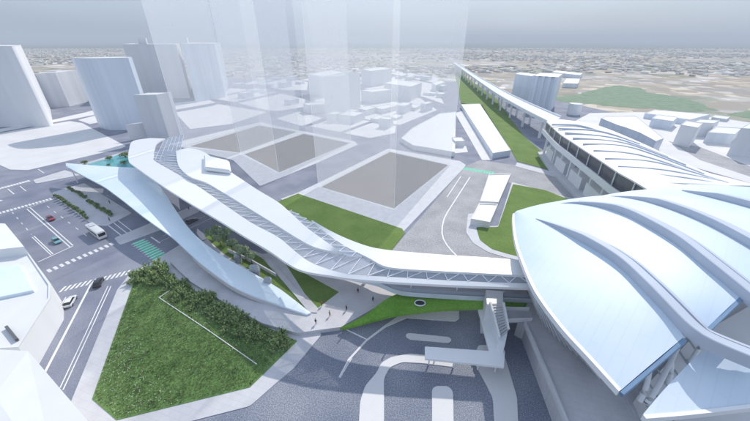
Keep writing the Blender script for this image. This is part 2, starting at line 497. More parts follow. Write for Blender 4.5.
# ------------------------------------------------------------------ pale plots between the streets
PV = M['paving']
for pts in (
    [(-60, 145), (0, 133), (70, 121), (82, 123), (126, 146), (122, 148), (28, 170), (10, 169.5), (0, 165), (-14, 160), (-60, 152)],
    [(52, 120), (95, 110), (104, 113), (78, 118), (-40, 139), (-60, 139)],
    [(78, 120), (97, 115), (104, 121), (90, 124)],
    [(175, 112.5), (212, 106), (218, 104), (267, 112), (231, 124), (190, 129)],
    [(120, 117), (173, 103), (208, 99.5), (216, 102.5), (174, 110), (150, 116)],
    [(213, 98.5), (251, 90.5), (277, 92), (234, 102)],
    [(205, 97), (231, 88), (249, 89.6), (211, 97.8)],
    [(238, 103), (281, 93.5), (305, 99), (304, 107), (278, 111), (266, 110)],
    [(276, 118.5), (299, 111.5), (322, 118), (303, 126.5)],
    [(259, 84), (289, 78), (308, 82), (307, 90), (283, 90)],
    [(232, 86.5), (258, 80), (286, 77.5), (256, 83.5)],
    [(310, 126), (342, 116), (370, 121), (340, 132)],
    [(312, 98), (345, 88), (420, 98), (437, 110), (400, 125), (376, 121), (325, 111)],
    [(344, 133), (374, 122), (396, 126), (395, 133), (370, 138)],
    [(345, 86), (385, 75), (435, 84), (444, 104), (424, 97)],
    [(300, 80), (340, 73), (400, 68), (440, 78), (436, 83), (385, 73.5), (345, 84)],
    [(233, 160), (168, 144), (185, 140), (261, 122), (276, 126), (354, 141), (358, 144.5), (317, 163), (260, 186)],
    [(297, 193), (318, 183), (388, 148.5), (460, 161), (466, 165), (462, 170), (404, 231), (398, 236), (280, 199)],
    [(440, 150), (452, 145), (466, 146), (468, 152), (452, 153.5)],
    [(455, 113), (466, 110), (493, 160), (482, 160)],
    [(575, 121), (590, 113), (640, 112), (720, 118), (760, 124), (760, 186), (690, 166), (640, 142)],
):
    slab('pavement', pts, .12, M['kerb'] if pts[0] in ((233, 160), (297, 193)) else PV, -.05, .8)  # two tower aprons in darker stone: the towers' shadow put into the colour
flat('road', [(668, 141), (700, 147), (760, 170), (760, 180), (700, 160)], .126, M['pale_road'])
for pts in ([(190, 146.3), (259, 125.5), (296.5, 131.8), (239, 152.6)], [(244.5, 154.2), (303.5, 133.8), (349.5, 143), (279, 172.4)], [(321, 187), (390, 152), (448, 165), (394, 208.5)]):
    flat('pad', pts, .128, M['pad'])

# ------------------------------------------------------------------ lawns, verges, walks
slab('verge', [(277, 202), (298, 193.5), (402, 228.5), (405, 233), (391, 251), (340, 246)], .20, M['lawn'], -.05)
flat('road', [(466, 166), (480, 160), (520, 166), (600, 190), (590, 205), (512, 184), (500, 178), (488, 220), (474, 228), (478, 242), (508, 258), (508, 268), (380, 268), (391, 251)], .004, M['pale_road'])
slab('pavement', [(468, 214), (474, 213), (475, 226), (498, 226), (512, 182), (574, 199), (600, 230), (560, 268), (508, 258), (488, 252), (473, 243), (466, 232)], .12, M['kerb'], -.05, 1.0)
slab('verge', [(476, 227), (498, 227), (513, 184), (545, 190), (573, 201), (600, 231), (560, 266), (509, 254), (492, 249), (480, 240)], .19, M['lawn'], .05, 1.0)
slab('verge', [(455, 74), (461, 103), (482, 105), (511, 150), (517, 161), (551, 170), (556, 164), (525, 137), (510, 118), (497, 99), (470, 80), (459, 71)], .15, M['lawn'], -.05)
slab('pavement', [(517, 162.5), (552, 171.5), (612, 186), (612, 189), (560, 178), (515, 166)], .11, M['kerb'], -.05)
# left corner: walk, meadow
slab('pavement', [(72, 399), (117, 290), (128, 276), (150, 263), (186, 241), (205, 256), (240, 276), (270, 300), (322, 334), (293, 369), (275, 384), (250, 406), (191, 421), (110, 452), (62, 425)], .12, M['concrete'], -.05, .6)
LAWN = [(116.5, 420), (92, 399), (134, 281), (140, 274), (152, 267), (170, 275), (185, 285), (215, 302), (262, 325), (297, 341), (250, 387)]
slab('meadow', LAWN, .22, M['grass'], .05)
slab('pavement', [(52, 192.5), (84, 183), (132, 213), (107, 226), (93, 225), (57, 199)], .13, M['concrete'], -.05, 1.0)
slab('pavement', [(114, 238), (153, 222), (195, 205), (200, 211), (160, 230), (120, 245)], .13, M['concrete'], -.05, 1.0)
slab('pavement', [(33, 180), (65, 170), (80, 175), (36, 183.5)], .13, M['concrete'], -.05, 1.0)
slab('pavement', [(66, 168), (84, 163), (122, 153), (150, 150), (200, 168), (290, 215), (250, 222), (200, 196), (140, 176)], .12, M['kerb'], -.05, 1.0)

# raised plaza in front of the bridge
PZ = 1.1
slab('plaza', [(170, 262), (190, 247), (215, 236), (262, 254), (300, 250), (400, 270), (500, 275), (508, 297), (398, 294.5), (341, 327), (318, 330), (297, 333), (262, 323), (222, 301), (190, 281)], PZ, M['concrete'], -.05)
flat('garden_bed', [(204, 236), (216, 232.5), (262, 258), (309, 311), (282, 290), (256, 274), (224, 254)], PZ + .01, M['lawn'])
flat('garden_bed', [(285, 263), (306, 274), (339, 292), (318, 308), (305, 294)], PZ + .01, M['lawn'])
slab('ramp', [(262, 256), (271, 259), (317, 312.5), (309, 312)], PZ + .25, M['concrete'], PZ)
# bright sloping turf over the drop off
A = spline([at(340, 328, 1.3), at(365, 315, 2.4), at(397, 294, 4.6), at(440, 295, 5.2), at(486, 297.5, 5.4), at(530, 300, 5.4)], 5)
B = spline([at(344, 328, 1.3), at(375, 320, 2.4), at(398, 314.5, 3.6), at(440, 309.5, 4.4), at(487, 307.5, 4.8), at(530, 306, 4.8)], 5)
bm = NB(); add_loft(bm, A, B, .7, 3, .25)
tag(link('green_roof', bm, M['turf_bright'], origin=at(420, 305, 3)), 'bright green sloping turf roof beside the white bridge over the drop off', 'green roof')
t = thing('skylight', 'small oval white rimmed skylight set in the bright green turf', 'skylight', at(420, 303, 4.9))
o = t.location
bm = NB()
ring = [o + Vector((math.cos(a) * 1.25, math.sin(a) * .9, 0)) for a in [k * math.pi / 12 for k in range(24)]]
add_tube(bm, ring + [ring[0]], .16, .16, 6)
link('rim', bm, M['steel'], t)
bm = NB(); add_prism(bm, [(o.x + math.cos(a) * 1.2, o.y + math.sin(a) * .86) for a in [k * math.pi / 12 for k in range(24)]], o.z - .15, o.z + .03)
link('pane', bm, M['glass_dark'], t)

# ------------------------------------------------------------------ drop off forecourt
flat('forecourt', [(191, 424), (250, 408), (275, 386), (293, 371), (322, 336), (341, 326), (400, 300), (520, 300), (560, 440), (380, 470), (200, 460)], .002, M['cobble'])
KB = M['paving']
slab('traffic_island', [(398, 316), (412, 311), (459, 311), (459, 319), (455, 321.5), (407, 318), (386, 327), (367, 341), (349, 361), (340, 377.5), (338.5, 377), (348, 359), (366, 339.5), (385, 325)], .13, KB, -.02)
slab('traffic_island', [(406, 334), (409, 333), (449, 337), (452, 340), (449, 343), (410, 339.5), (406, 337)], .13, KB, -.02, .6)
slab('traffic_island', [(358, 440), (360, 402), (365, 386), (377, 372), (381, 363), (391, 357), (410, 353.5), (426, 355), (454, 361), (454, 367), (422, 363), (402, 362), (390, 367), (384, 378), (384, 440)], .14, KB, -.02, .8)
slab('traffic_island', [(432, 440), (432, 389), (436, 386), (448, 386), (453, 391), (454, 440)], .14, KB, -.02, .6)
slab('traffic_island', [(474, 362), (486, 384), (493, 398), (495, 440), (519, 440), (517, 397), (506, 360), (500, 345), (478, 345)], .14, KB, -.02, .8)

# ------------------------------------------------------------------ road paint
def paint(strokes, z=.006, m='paint'):
    bm = NB()
    for pts, w, dash in strokes:
        add_stroke(bm, [at(x, y, z) for x, y in pts], w, dash=dash)
    return structure(link('road_marking', bm, M[m], smooth=False))
def zebra(a, b_, n, length, wid, m='paint', z=.006, ang=None):
    bm = NB()
    A_, B_ = at(*a, z), at(*b_, z)
    d = (B_ - A_).normalized(); s = Vector((-d.y, d.x, 0))
    if ang: s = Matrix.Rotation(ang, 3, 'Z') @ s
    for i in range(n):
        p = A_.lerp(B_, (i + .5) / n)
        q = [p - d * wid / 2 - s * length / 2, p + d * wid / 2 - s * length / 2, p + d * wid / 2 + s * length / 2, p - d * wid / 2 + s * length / 2]
        add_sheet(bm, q)
    return structure(link('road_marking', bm, M[m], smooth=False))
zebra((46, 272), (114, 243), 12, 2.2, .8)
zebra((60, 290), (130, 272), 14, 2.4, .55, ang=-.35)
zebra((-2, 213.5), (52, 198.5), 15, 2.4, .75)
zebra((-2, 189), (30, 180.5), 11, 2.4, .8)
zebra((-4, 202), (2, 200), 2, 2, .8)
paint([([(27, 209), (70, 247)], .35, None), ([(30, 207.5), (73, 245.5)], .35, None), ([(34, 236), (53, 254)], .3, None), ([(32, 237), (51, 255)], .25, None),
       ([(38, 262), (73, 246)], .4, None), ([(27, 208), (54, 199)], .3, None),
       ([(47, 206), (92, 240)], .22, (3.2, 4.5)), ([(12, 212), (32, 235)], .22, (3, 4)), ([(8, 189), (14, 194)], .35, None), ([(20, 186), (26, 191)], .3, None),
       ([(104, 222), (122, 236)], .35, None), ([(110, 220), (128, 234)], .3, None), ([(116, 219), (133, 232)], .3, None),
       ([(151, 237), (160, 243)], .45, None), ([(157, 243), (186, 230)], .18, None), ([(163, 236), (205, 216)], .18, None), ([(186, 230), (216, 216)], .2, None),
       ([(107, 196), (115, 193)], .5, (1, .8)), ([(38, 169), (44, 173)], .35, None)])
paint([([(66, 297), (29, 356)], .22, None), ([(69, 297.5), (32, 357)], .22, None), ([(91, 284), (44, 374)], .5, None), ([(108, 286), (60, 388)], .22, None), ([(111, 286), (63, 390)], .22, None)])
paint([([(344, 328.5), (368, 340)], .3, None)])
paint([([(352, 358), (340, 378)], .16, None)], .008)
g = [(132, 243), (143, 239), (167, 255), (155, 261)]
flat('road_marking', g, .007, M['green_paint'])
zebra((137.5, 241), (161, 258), 10, 4.4, .42, z=.011)
zebra((462, 168), (494, 173.3), 12, 4.2, 1.0, 'green_paint', .010)
paint([([(461, 176), (447, 197)], .35, None), ([(470, 177), (461, 191), (452, 205), (447.5, 212), (444, 219), (442.3, 226), (442, 233), (443.5, 239), (447, 245), (452, 251), (459, 258)], .45, None)], .010)

# ------------------------------------------------------------------ massing buildings
def building(label, roofpx, h, wall='white', name='office_building', r=0.0, cat='building', rooftop=None, group=None, roofm='white_roof'):
    P = ground(roofpx, h)
    if r: P = rounded(P, r, 6)
    c_ = sum(P, Vector()) / len(P)
    t = thing(name, label, cat, (c_.x, c_.y, 0), 0, group)
    Q = [Vector((p.x, p.y, 0)) for p in P]
    bm = NB(); add_prism(bm, Q, 0, h - .35)
    link('wall', bm, M[wall], t)
    cc = Vector((c_.x, c_.y, 0))
    bm = NB()
    n = len(Q)
    out = [bm.verts.new((p.x, p.y, h - .345)) for p in Q]
    outu = [bm.verts.new((p.x, p.y, h)) for p in Q]
    inn = [cc + (p - cc) * (1 - min(.08, .6 / max(1.0, (p - cc).length))) for p in Q]
    inu = [bm.verts.new((p.x, p.y, h)) for p in inn]
    ind = [bm.verts.new((p.x, p.y, h - .3)) for p in inn]
    for i in range(n):
        j = (i + 1) % n
        bm.faces.new((out[i], out[j], outu[j], outu[i])); bm.faces.new((outu[i], outu[j], inu[j], inu[i])); bm.faces.new((inu[i], inu[j], ind[j], ind[i]))
    f = bm.faces.new(ind); bmesh.ops.triangulate(bm, faces=[f])
    rf = link('roof', bm, M[roofm], t)
    if rooftop:
        for (u, v, w, d, hh) in rooftop:
            a, b_ = P[0].lerp(P[1], u), P[-1].lerp(P[-2], u)
            p = a.lerp(b_, v)
            du = (P[1] - P[0]).normalized(); dv = (P[-1] - P[0]).normalized()
            q = [p - du * w / 2 - dv * d / 2, p + du * w / 2 - dv * d / 2, p + du * w / 2 + dv * d / 2, p - du * w / 2 + dv * d / 2]
            bm = NB(); add_prism(bm, q, h - .3, h + hh); link('plant_room', bm, M[wall], rf)
    return t
def box3(label, a, b_, c_, base, wall='white', **k):
    """roof corners a, b (nearest), c; base = ground pixel straight below b"""
    g0 = at(*base, 0)
    h = hz(g0, b_[1])
    A_, B_, C_ = at(*a, h), at(*b_, h), at(*c_, h)
    D_ = A_ + C_ - B_
    return poly3(label, [A_, B_, C_, D_], h, wall, **k)
def poly3(label, P, h, wall='white', **k):
    global ground
    keep = ground
    ground = lambda pts, z: [Vector((p.x, p.y, z)) for p in P]
    t = building(label, None, h, wall, **k)
    ground = keep
    return t

# left skyline
box3('large white rounded corner office block at far left edge', (-70, 46), (15, 46), (21, 44.6), (53, 127), r=11, wall='white', roofm='white_roof')
box3('lower grey block with two wide panels behind the curved tower', (33, 73.5), (55, 72.6), (80, 69.5), (66, 106.5), wall='grey_wall', rooftop=[(.3, .5, 8, 8, .8)])
bmh = hz(at(98, 127.5), 57.5)
def lens(label, px_l, px_r, h, depth, wall):
    a, b_ = at(*px_l, h), at(*px_r, h)
    d = (b_ - a); n_ = Vector((-d.y, d.x, 0)).normalized()
    P = []
    for k in range(13):
        t_ = k / 12; P.append(a.lerp(b_, t_) - n_ * math.sin(math.pi * t_) * depth * .55)
    for k in range(13):
        t_ = 1 - k / 12; P.append(a.lerp(b_, t_) + n_ * (depth * .25 + math.sin(math.pi * t_) * depth))
    return poly3(label, P, h, wall, name='office_tower')
lens('tall curved pale blue tower with bowed front left of the glass tower', (71, 57.5), (128, 57.5), bmh, 16, 'blue_wall')
box3('grey slab block standing in front of the curved tower', (133, 95), (156, 94.5), (171, 92), (158, 139), wall='grey_wall')
box3('low white annexe at the foot of the grey slab block', (122, 117), (138, 117), (140, 114), (140, 125))
box3('lowest white annexe stepping down beside the road corner', (125, 125), (141, 123), (150, 121), (144, 138))
box3('wide tall grey slab with small plant rooms left half of the skyline pair', (122, 44), (176, 44), (179, 43.4), (187.5, 98), wall='grey_wall', rooftop=[(.3, .5, 10, 8, 6)])
box3('wide tall pale slab right half of the skyline pair behind glass', (180, 43.5), (216, 43.2), (220, 42.5), (228, 97), wall='blue_wall', r=5, rooftop=[(.25, .5, 10, 8, 6), (.75, .5, 10, 8, 5)])
# cluster seen through the glass towers
box3('tallest white block of the cluster with narrow shaded side', (323, 77), (333.5, 76.5), (360, 72.5), (334, 117), rooftop=[(.5, .75, 5, 5, 1.6)])
box3('white block tucked left behind the tallest block of the cluster', (308, 74), (322, 76.5), (345, 72), (322.5, 98))
box3('white block with wide shaded side at the back of the cluster', (361, 69), (371, 71), (392, 68.5), (371, 87))
box3('low broad white block right of the tallest block', (361, 90), (372, 92), (394, 89.5), (372, 104))
box3('long white block with grey flank near the back right of the cluster', (384, 83), (411.5, 86.5), (422, 82.5), (411.5, 101.5))
box3('tiny grey rooftop block at the back of the cluster', (395, 74.5), (402, 76), (408, 74), (402, 79), wall='grey_wall')
box3('small white cube house by the long grey flanked block', (421, 103), (426, 104), (433, 102), (426, 112))
box3('small white block on the corner plot left of the tallest block', (303, 103), (308, 105), (328, 103.5), (308, 114))
box3('low flat white hut nearest the tallest block', (344, 111), (352, 112), (360, 110), (352, 117))
box3('second low flat white hut beside the first one', (357, 108), (366, 110), (377, 107), (366, 116))
box3('low white hut with open yard behind the two flat huts', (373, 107.5), (383, 109), (397, 105.5), (383, 114))
box3('small white block beside the far end of the viaduct lawn', (432, 83), (436, 85), (445, 82), (436, 92))
box3('flat grey kiosk on the white plot right of the huts', (390, 116), (396, 118), (403, 115.5), (396, 120.5))
building('broad low white podium with cut corner behind the nearest glass tower', [(401, 138), (412, 128), (440, 113), (456, 111.5), (455, 152), (413, 145)], 3.0, name='podium')
box3('small white pavilion beside the podium corner', (452, 137), (455, 141), (465, 141), (455, 147))
rg2 = random.Random(77)
small = [(240, 86), (262, 81.5), (276, 79.5), (292, 80.5), (268, 86.5), (285, 87), (300, 84), (255, 92.5), (266, 93), (246, 97.5), (330, 80), (346, 79), (352, 83), (400, 78.5), (410, 80), (418, 77.5), (426, 80), (388, 78), (440, 90), (430, 95), (441, 97), (404, 112), (412, 109), (322, 106.5), (335, 121), (352, 121), (292, 104), (382, 121), (386, 127), (222, 92.5)]
for i_, (x, y) in enumerate(small):
    p = at(x, y, 0); w, d, hh = rg2.uniform(4, 9), rg2.uniform(4, 8), rg2.uniform(3, 7.5)
    u, v = Vector((.454, .891, 0)), Vector((.891, -.454, 0))
    poly3('small plain white low block among the tiny blocks on the plots behind the glass towers', [p - u * w - v * d, p + u * w - v * d, p + u * w + v * d, p - u * w + v * d], hh, 'white', name='low_block', group='tiny white blocks behind the glass towers')
# between the viaduct and the road
building('long white single storey block beside the viaduct lawn', [(461, 104), (480, 103.5), (511, 150), (493, 153)], hz(at(493, 159), 153), wall='blue_wall', name='long_shed')  # white block; blue walls carry the shade of its faces as colour
building('white flat roofed block by the mint crosswalk, larger of two', [(489, 174), (511, 173.5), (498.5, 202), (480, 201)], hz(at(478, 206), 201), name='long_shed')
building('white flat roofed block by the curved kerb, smaller of two', [(479.2, 203), (498, 204), (490, 222), (471, 218.5)], hz(at(471, 225), 218.5), name='long_shed')
# beyond the station
box3('left slim block of the pale blue pair behind the viaduct', (515.5, 73.7), (532, 76), (536, 74), (527, 106), wall='blue_wall', name='office_tower')
h2 = hz(at(546, 113), 77)
bs = [at(x, y, h2) for x, y in ((533, 75.5), (558.5, 77), (563, 73.5), (541, 72.5))]
P = []
for i in range(9):
    q = bs[0].lerp(bs[1], i / 8); nrm = Vector(((bs[1] - bs[0]).y, -(bs[1] - bs[0]).x, 0)).normalized()
    P += [q + nrm * (0 if i % 2 else .9)] if i in (0, 8) else [q + nrm * (0 if i % 2 else .9), q + nrm * (.9 if i % 2 else 0)]
P += [bs[2], bs[3]]
poly3('fluted wide block of the pale blue pair behind the viaduct', P, h2, 'blue_wall', name='office_tower')
cc_ = at(575, 107.5, 6)
poly3('small white drum shaped house behind the platform roof', [cc_ + Vector((math.cos(a) * 5.5, math.sin(a) * 5.5, 0)) for a in [k * math.pi / 8 for k in range(16)]], hz(at(576, 119), 107.5), name='drum_house')
box3('long low pale warehouse far across the plain', (552, 72), (580, 75), (583, 73), (580, 79), wall='blue_wall', name='warehouse')
box3('squat pale warehouse in front of the long one', (563, 83), (578, 83.5), (580, 78.5), (578, 88), wall='blue_wall', name='warehouse')
building('stepped dark fronted shed along the platform roof', [(601, 118), (606, 116), (636, 116), (664, 138), (656, 141), (640, 132.5), (625, 127), (618, 125)], 7.5, wall='blue_wall', name='shed')
building('wide flat white shed at the edge of the green field', [(645, 113), (655, 109.5), (711, 114), (690, 119.5)], 4.5, wall='blue_wall', name='shed')
box3('pale block with blue flank between the sheds', (652, 118), (673, 121), (678, 117), (672, 130), wall='blue_wall')
box3('white block casting a clear shadow on the paving', (681, 124.5), (698, 127.5), (703, 123), (692, 148))
box3('white block just behind the shadow casting one', (694, 122), (714, 123), (720, 120), (710, 137))
box3('low pale blue hall near the right edge', (708, 132), (735, 134), (742, 128), (733, 145), wall='blue_wall')
box3('tall pale block cut by the right edge', (741, 128), (775, 130), (782, 124), (757, 158))
box3('small grey box house behind the white blocks', (712, 117), (727, 119), (730, 116.5), (727, 122), wall='grey_wall')
# near left
fb = thing('faceted_building', 'nearest white building with creased faceted roof at lower left corner', 'building', at(20, 400, 0))
a_, b__, c__, d_, e_, f_ = at(28, 351, 9.0), at(92, 426, 9.0), at(60, 490, 9.0), at(-90, 490, 8.6), at(-6, 395, 9.5), at(-90, 345, 7.6)
for nm, polys in (('roof', [[a_, b__, c__, e_], [e_, c__, d_], [a_, e_, f_], [e_, d_, f_]]), ('wall', None)):
    bm = NB()
    if polys:
        for q in polys:
            vs = [bm.verts.new(p) for p in q]; bm.faces.new(vs)
        bmesh.ops.remove_doubles(bm, verts=bm.verts[:], dist=.01)
    else:
        ring = [a_, b__, c__, d_, f_]
        for p, q in zip(ring, ring[1:] + ring[:1]):
            bm.faces.new([bm.verts.new(v) for v in (p, q, Vector((q.x, q.y, 0)), Vector((p.x, p.y, 0)))])
        bmesh.ops.remove_doubles(bm, verts=bm.verts[:], dist=.01)
    link(nm, bm, M['white_roof' if polys else 'white'], fb, smooth=False)
t = building('white stepped building with pale blue roof panel at left edge', [(-60, 252), (24, 247), (51, 284), (50, 298), (18, 347), (-60, 352)], 7.0, name='stepped_building')
bm = NB(); add_prism(bm, ground([(-60, 222), (5, 223.5), (24, 246.6), (-60, 256)], 9.5), 0, 9.5); link('upper_block', bm, M['white'], t)
bm = NB(); add_prism(bm, ground([(-40, 272), (19, 264), (33, 290), (-40, 305)], 7.45), 6.6, 7.45); link('roof_panel', bm, M['canopy_blue'], t)
bm = NB(); add_beam(bm, at(6.5, 327, 7.1), at(17, 340, 7.1), .5, .6); link('vent', bm, M['dark_glass'], t)

# ------------------------------------------------------------------ glass towers
def glass_tower(label, pts, h):
    P = ground(pts, 0)
    c_ = sum(P, Vector()) / 4
    t = thing('glass_tower', label, 'glass tower', (c_.x, c_.y, 0))
    for i in range(4):
        a, b_ = P[i], P[(i + 1) % 4]
        d = (b_ - a).normalized() * .2
        n_ = Vector((-d.y, d.x, 0))
        bm = NB(); add_sheet(bm, [a + d + Vector((0, 0, .15)), b_ - d + Vector((0, 0, .15)), b_ - d + Vector((0, 0, h)), a + d + Vector((0, 0, h))])
        link('glass_wall', bm, M['veil'], t, smooth=False)
    for p in P:
        bm = NB(); add_beam(bm, p + Vector((0, 0, .15)), p + Vector((0, 0, h)), .16); link('edge_glint', bm, M['veil_edge'], t, smooth=False)  # pale strips added to show the glass edges catching light
    return t
glass_tower('leftmost translucent glass tower over the left grey pad', [(184, 147), (260, 124.5), (299, 131.5), (239.5, 153.5)], 96)
glass_tower('middle translucent glass tower over the middle grey pad', [(241, 154.8), (306, 133.2), (351, 143), (279, 173.5)], 92)
glass_tower('nearest translucent glass tower above the largest grey pad', [(318.5, 187), (390, 151), (450, 165), (394, 210)], 90)

# ------------------------------------------------------------------ pedestrian bridge
br = thing('pedestrian_bridge', 'long white ribbon roofed glazed footbridge curving into the station', 'footbridge', at(330, 280, 0))
out_ = [(150, 138), (133, 141), (129, 150), (128.5, 160), (133, 165), (160, 184), (185, 200), (220, 221), (244, 236), (268, 250), (287, 263), (304, 271), (333, 276), (354, 279), (400, 282.5), (460, 285.5), (530, 288)]
in_ = [(165, 138.5), (157, 143), (154.5, 149), (154, 157), (155, 161), (178, 174), (200, 187.5), (228, 207), (252, 223), (278, 237), (296, 252), (312, 263), (338, 272), (358, 275), (400, 277.5), (460, 281), (530, 283.5)]
FO = spline([at(x, y, 15.2) for x, y in out_], 6)
FI = spline([at(x, y, 15.7) for x, y in in_], 6)
bm = NB(); add_loft(bm, FO, FI, .6, 1, 0)
link('front_roof', bm, M['bridge_white'], br)
lo2 = [(176, 151), (177, 160), (180, 168), (190, 176.5), (206, 182.5), (220, 190.5), (234, 199), (256, 212.5), (278, 226), (299, 239), (316, 247.5), (340, 253)]
up2 = [(180, 149.5), (190, 148), (204, 152), (215, 160), (231, 172), (243, 180), (258, 190), (278, 202), (292, 214), (305, 226), (321, 238), (341, 252.4)]
L2 = spline([at(x, y, 17.0) for x, y in lo2], 6); U2 = spline([at(x, y, 17.6) for x, y in up2], 6)
bm = NB(); add_loft(bm, L2, U2, .6, 1, 0)
link('middle_roof', bm, M['bridge_white'], br)
lo3 = [(311, 221), (326, 233), (345, 246), (369, 258), (383, 265.5), (400, 268.5), (440, 271), (480, 273), (527, 275.5)]
up3 = [(312, 220), (329, 230), (348, 239), (371, 247), (393, 250.5), (410, 252), (440, 254.5), (480, 257), (522, 260)]
L3 = spline([at(x, y, 17.0) for x, y in lo3], 6); U3 = spline([at(x, y, 17.5) for x, y in up3], 6)
bm = NB(); add_loft(bm, L3, U3, .6, 1, 0)
link('rear_roof', bm, M['bridge_white'], br)
# stair head box on the middle roof
hb = [at(x, y, 19.2) for x, y in ((203.5, 154), (229, 160), (231, 170.5), (204, 167))]
bm = NB()
vs = [bm.verts.new(p) for p in hb]; lo = [bm.verts.new((p.x, p.y, 17.6)) for p in hb]
bm.faces.new(vs); bm.faces.new(lo)
for i in range(4): bm.faces.new((vs[i], vs[(i + 1) % 4], lo[(i + 1) % 4], lo[i]))
bmesh.ops.bevel(bm, geom=bm.edges[:], offset=.5, segments=3, affect='EDGES')
link('stair_head', bm, M['bridge_white'], br)
# glazing between the ribbons and its struts
N = 82
gA = resample(FI[12:], N)
gBpts = [at(x, y, 16.7) for x, y in ((176, 151), (177, 160), (180, 168), (190, 176.5), (206, 182.5), (220, 190.5), (234, 199), (256, 212.5), (278, 226), (299, 239), (316, 247.5), (336, 250), (352, 252), (369, 258), (383, 265.5), (400, 268.5), (440, 271), (480, 273), (527, 275.5))]
gB = resample(spline(gBpts, 6), N)
bm = NB(); add_loft(bm, [p - Vector((0, 0, .25)) for p in gA], [p - Vector((0, 0, .25)) for p in gB], .06)
link('glazing', bm, M['glazing'], br)
for i in range(3, N - 1):
    a, b_ = (gA[i], gB[min(N - 1, i + 1)]) if i % 2 else (gB[i], gA[min(N - 1, i + 1)])
    bm = NB(); add_beam(bm, a + Vector((0, 0, -.05)), b_ + Vector((0, 0, -.05)), .14, .18); link('strut', bm, M['steel'], br)
# second lattice between middle and rear roofs
n2 = 18
qa = resample([at(x, y, 17.4) for x, y in ((286, 209), (305, 226), (321, 238), (341, 252.4), (352, 256))], n2)
qb = resample([at(x, y, 17.2) for x, y in ((292, 210), (311, 221), (326, 233), (345, 246), (362, 255))], n2)
bm = NB(); add_loft(bm, [p - Vector((0, 0, .3)) for p in qa], [p - Vector((0, 0, .3)) for p in qb], .06); link('glazing', bm, M['glazing'], br)
for i in range(0, n2 - 1):
    a, b_ = (qa[i], qb[i + 1]) if i % 2 else (qb[i], qa[i + 1])
    bm = NB(); add_beam(bm, a, b_, .11, .15); link('strut', bm, M['steel'], br)
# gridded end canopy between front and middle roofs
ga = [at(x, y, 15.6) for x, y in ((165, 139), (184, 134.5))]
gb = [at(x, y, 15.6) for x, y in ((155.5, 160), (178, 164))]
bm = NB(); add_loft(bm, [ga[0], gb[0]], [ga[1], gb[1]], .1); link('glazing', bm, M['glazing'], br)
bm = NB()
for i in range(9):
    t_ = i / 8; add_beam(bm, ga[0].lerp(gb[0], t_) + Vector((0, 0, .15)), ga[1].lerp(gb[1], t_) + Vector((0, 0, .15)), .12)
for i in range(6):
    t_ = i / 5; add_beam(bm, ga[0].lerp(ga[1], t_) + Vector((0, 0, .3)), gb[0].lerp(gb[1], t_) + Vector((0, 0, .3)), .12)
link('roof_grid', bm, M['steel'], br)
# deck and walls below
DK = 6.5
mid_ = [((a[0] + b_[0]) / 2, (a[1] + b_[1]) / 2) for a, b_ in zip(out_, in_)]
dpx = mid_[6:13] + [(372, 281), (386, 286), (402, 291.5), (440, 294.5), (484, 297), (532, 299)]
dA = resample(spline([at(x, y, DK) for x, y in dpx], 6), 60)
bpx = [(188, 173), (206, 183), (234, 200), (256, 213), (278, 227), (299, 239), (325, 249), (352, 255), (369, 260), (383, 266), (400, 269), (440, 272), (480, 274), (527, 276.5)]
dB = resample(spline([at(x, y, DK) for x, y in bpx], 6), 60)
bm = NB(); add_loft(bm, dA, dB, .9)
link('deck', bm, M['concrete'], br)
def wall_strip(pts, z0, z1, th=.15):
    bm = NB()
    add_loft(bm, [Vector((p.x, p.y, z1)) for p in pts], [Vector((p.x, p.y + th, z1)) for p in pts], z1 - z0)
    return bm
link('balustrade', wall_strip([p + Vector((0, .25, 0)) for p in dA[37:]], DK, DK + 1.1, .06), M['glazing'], br)
link('front_wall', wall_strip([p + Vector((0, 2.4, 0)) for p in dA[41:]], DK, 15.0, .2), M['panel_pink'], br)
link('edge_beam', wall_strip([p + Vector((0, -.12, 0)) for p in dA[38:]], DK - 1.2, DK + .12, .1), M['blue_wall'], br)
for i in range(41, 60, 5):
    p = dA[i] + Vector((0, .8, 0))
    bm = NB(); add_tube(bm, [Vector((p.x, p.y, DK)), Vector((p.x, p.y, 15.1))], .16, .16, 8); link('column', bm, M['steel'], br)
for i in range(6, 60, 7):
    q = dA[i].lerp(dB[i], .5)
    bm = NB(); add_tube(bm, [Vector((q.x, q.y, 0)), Vector((q.x, q.y, DK - .8))], .5, .4, 10); link('pier', bm, M['steel'], br)

# ------------------------------------------------------------------ sweeping ramp canopy
cp = thing('ramp_canopy', 'pale blue twisted metal canopy sweeping from a sharp tip down to the plaza', 'canopy', at(230, 275, 0))
ua = [(66, 163, 9), (95, 165.5, 9.2), (118, 167, 9.2), (140, 169, 9.1), (155, 181, 8.8), (164, 192, 8.4), (175, 209, 7.7), (188, 227, 6.9), (202, 241, 6.0), (222, 255.5, 4.9), (253, 273, 3.5), (281, 290, 2.4), (311, 313, 1.5)]
la = [(66, 166, 8.8), (84, 176, 9.3), (103, 186, 9.5), (113, 193, 9.5), (125, 202, 9.3), (140, 214, 8.9), (155, 225, 8.3), (172, 237, 7.4), (186, 250, 6.5), (206, 267.5, 5.3), (236, 288, 3.8), (271, 302, 2.5), (307, 314.5, 1.5)]
UA = spline([at(*p) for p in ua], 6); LA = spline([at(*p) for p in la], 6)
bm = NB(); add_loft(bm, LA, UA, .5, 4, .12)
link('roof_shell', bm, M['canopy_blue'], cp)
bm = NB()
add_loft(bm, [p + Vector((0, 0, -.5)) for p in LA[50:]], [p + Vector((.3, .4, -.5)) for p in LA[50:]], 1.2)
link('fascia', bm, M['concrete'], cp)
for (x, y, z) in ((70, 166, 8.5), (118, 182, 8.8), (150, 205, 8.3), (186, 236, 6.4)):
    p = at(x, y, z); bm = NB(); add_tube(bm, [Vector((p.x, p.y, 0)), p], .3, .25, 10); link('column', bm, M['steel'], cp)

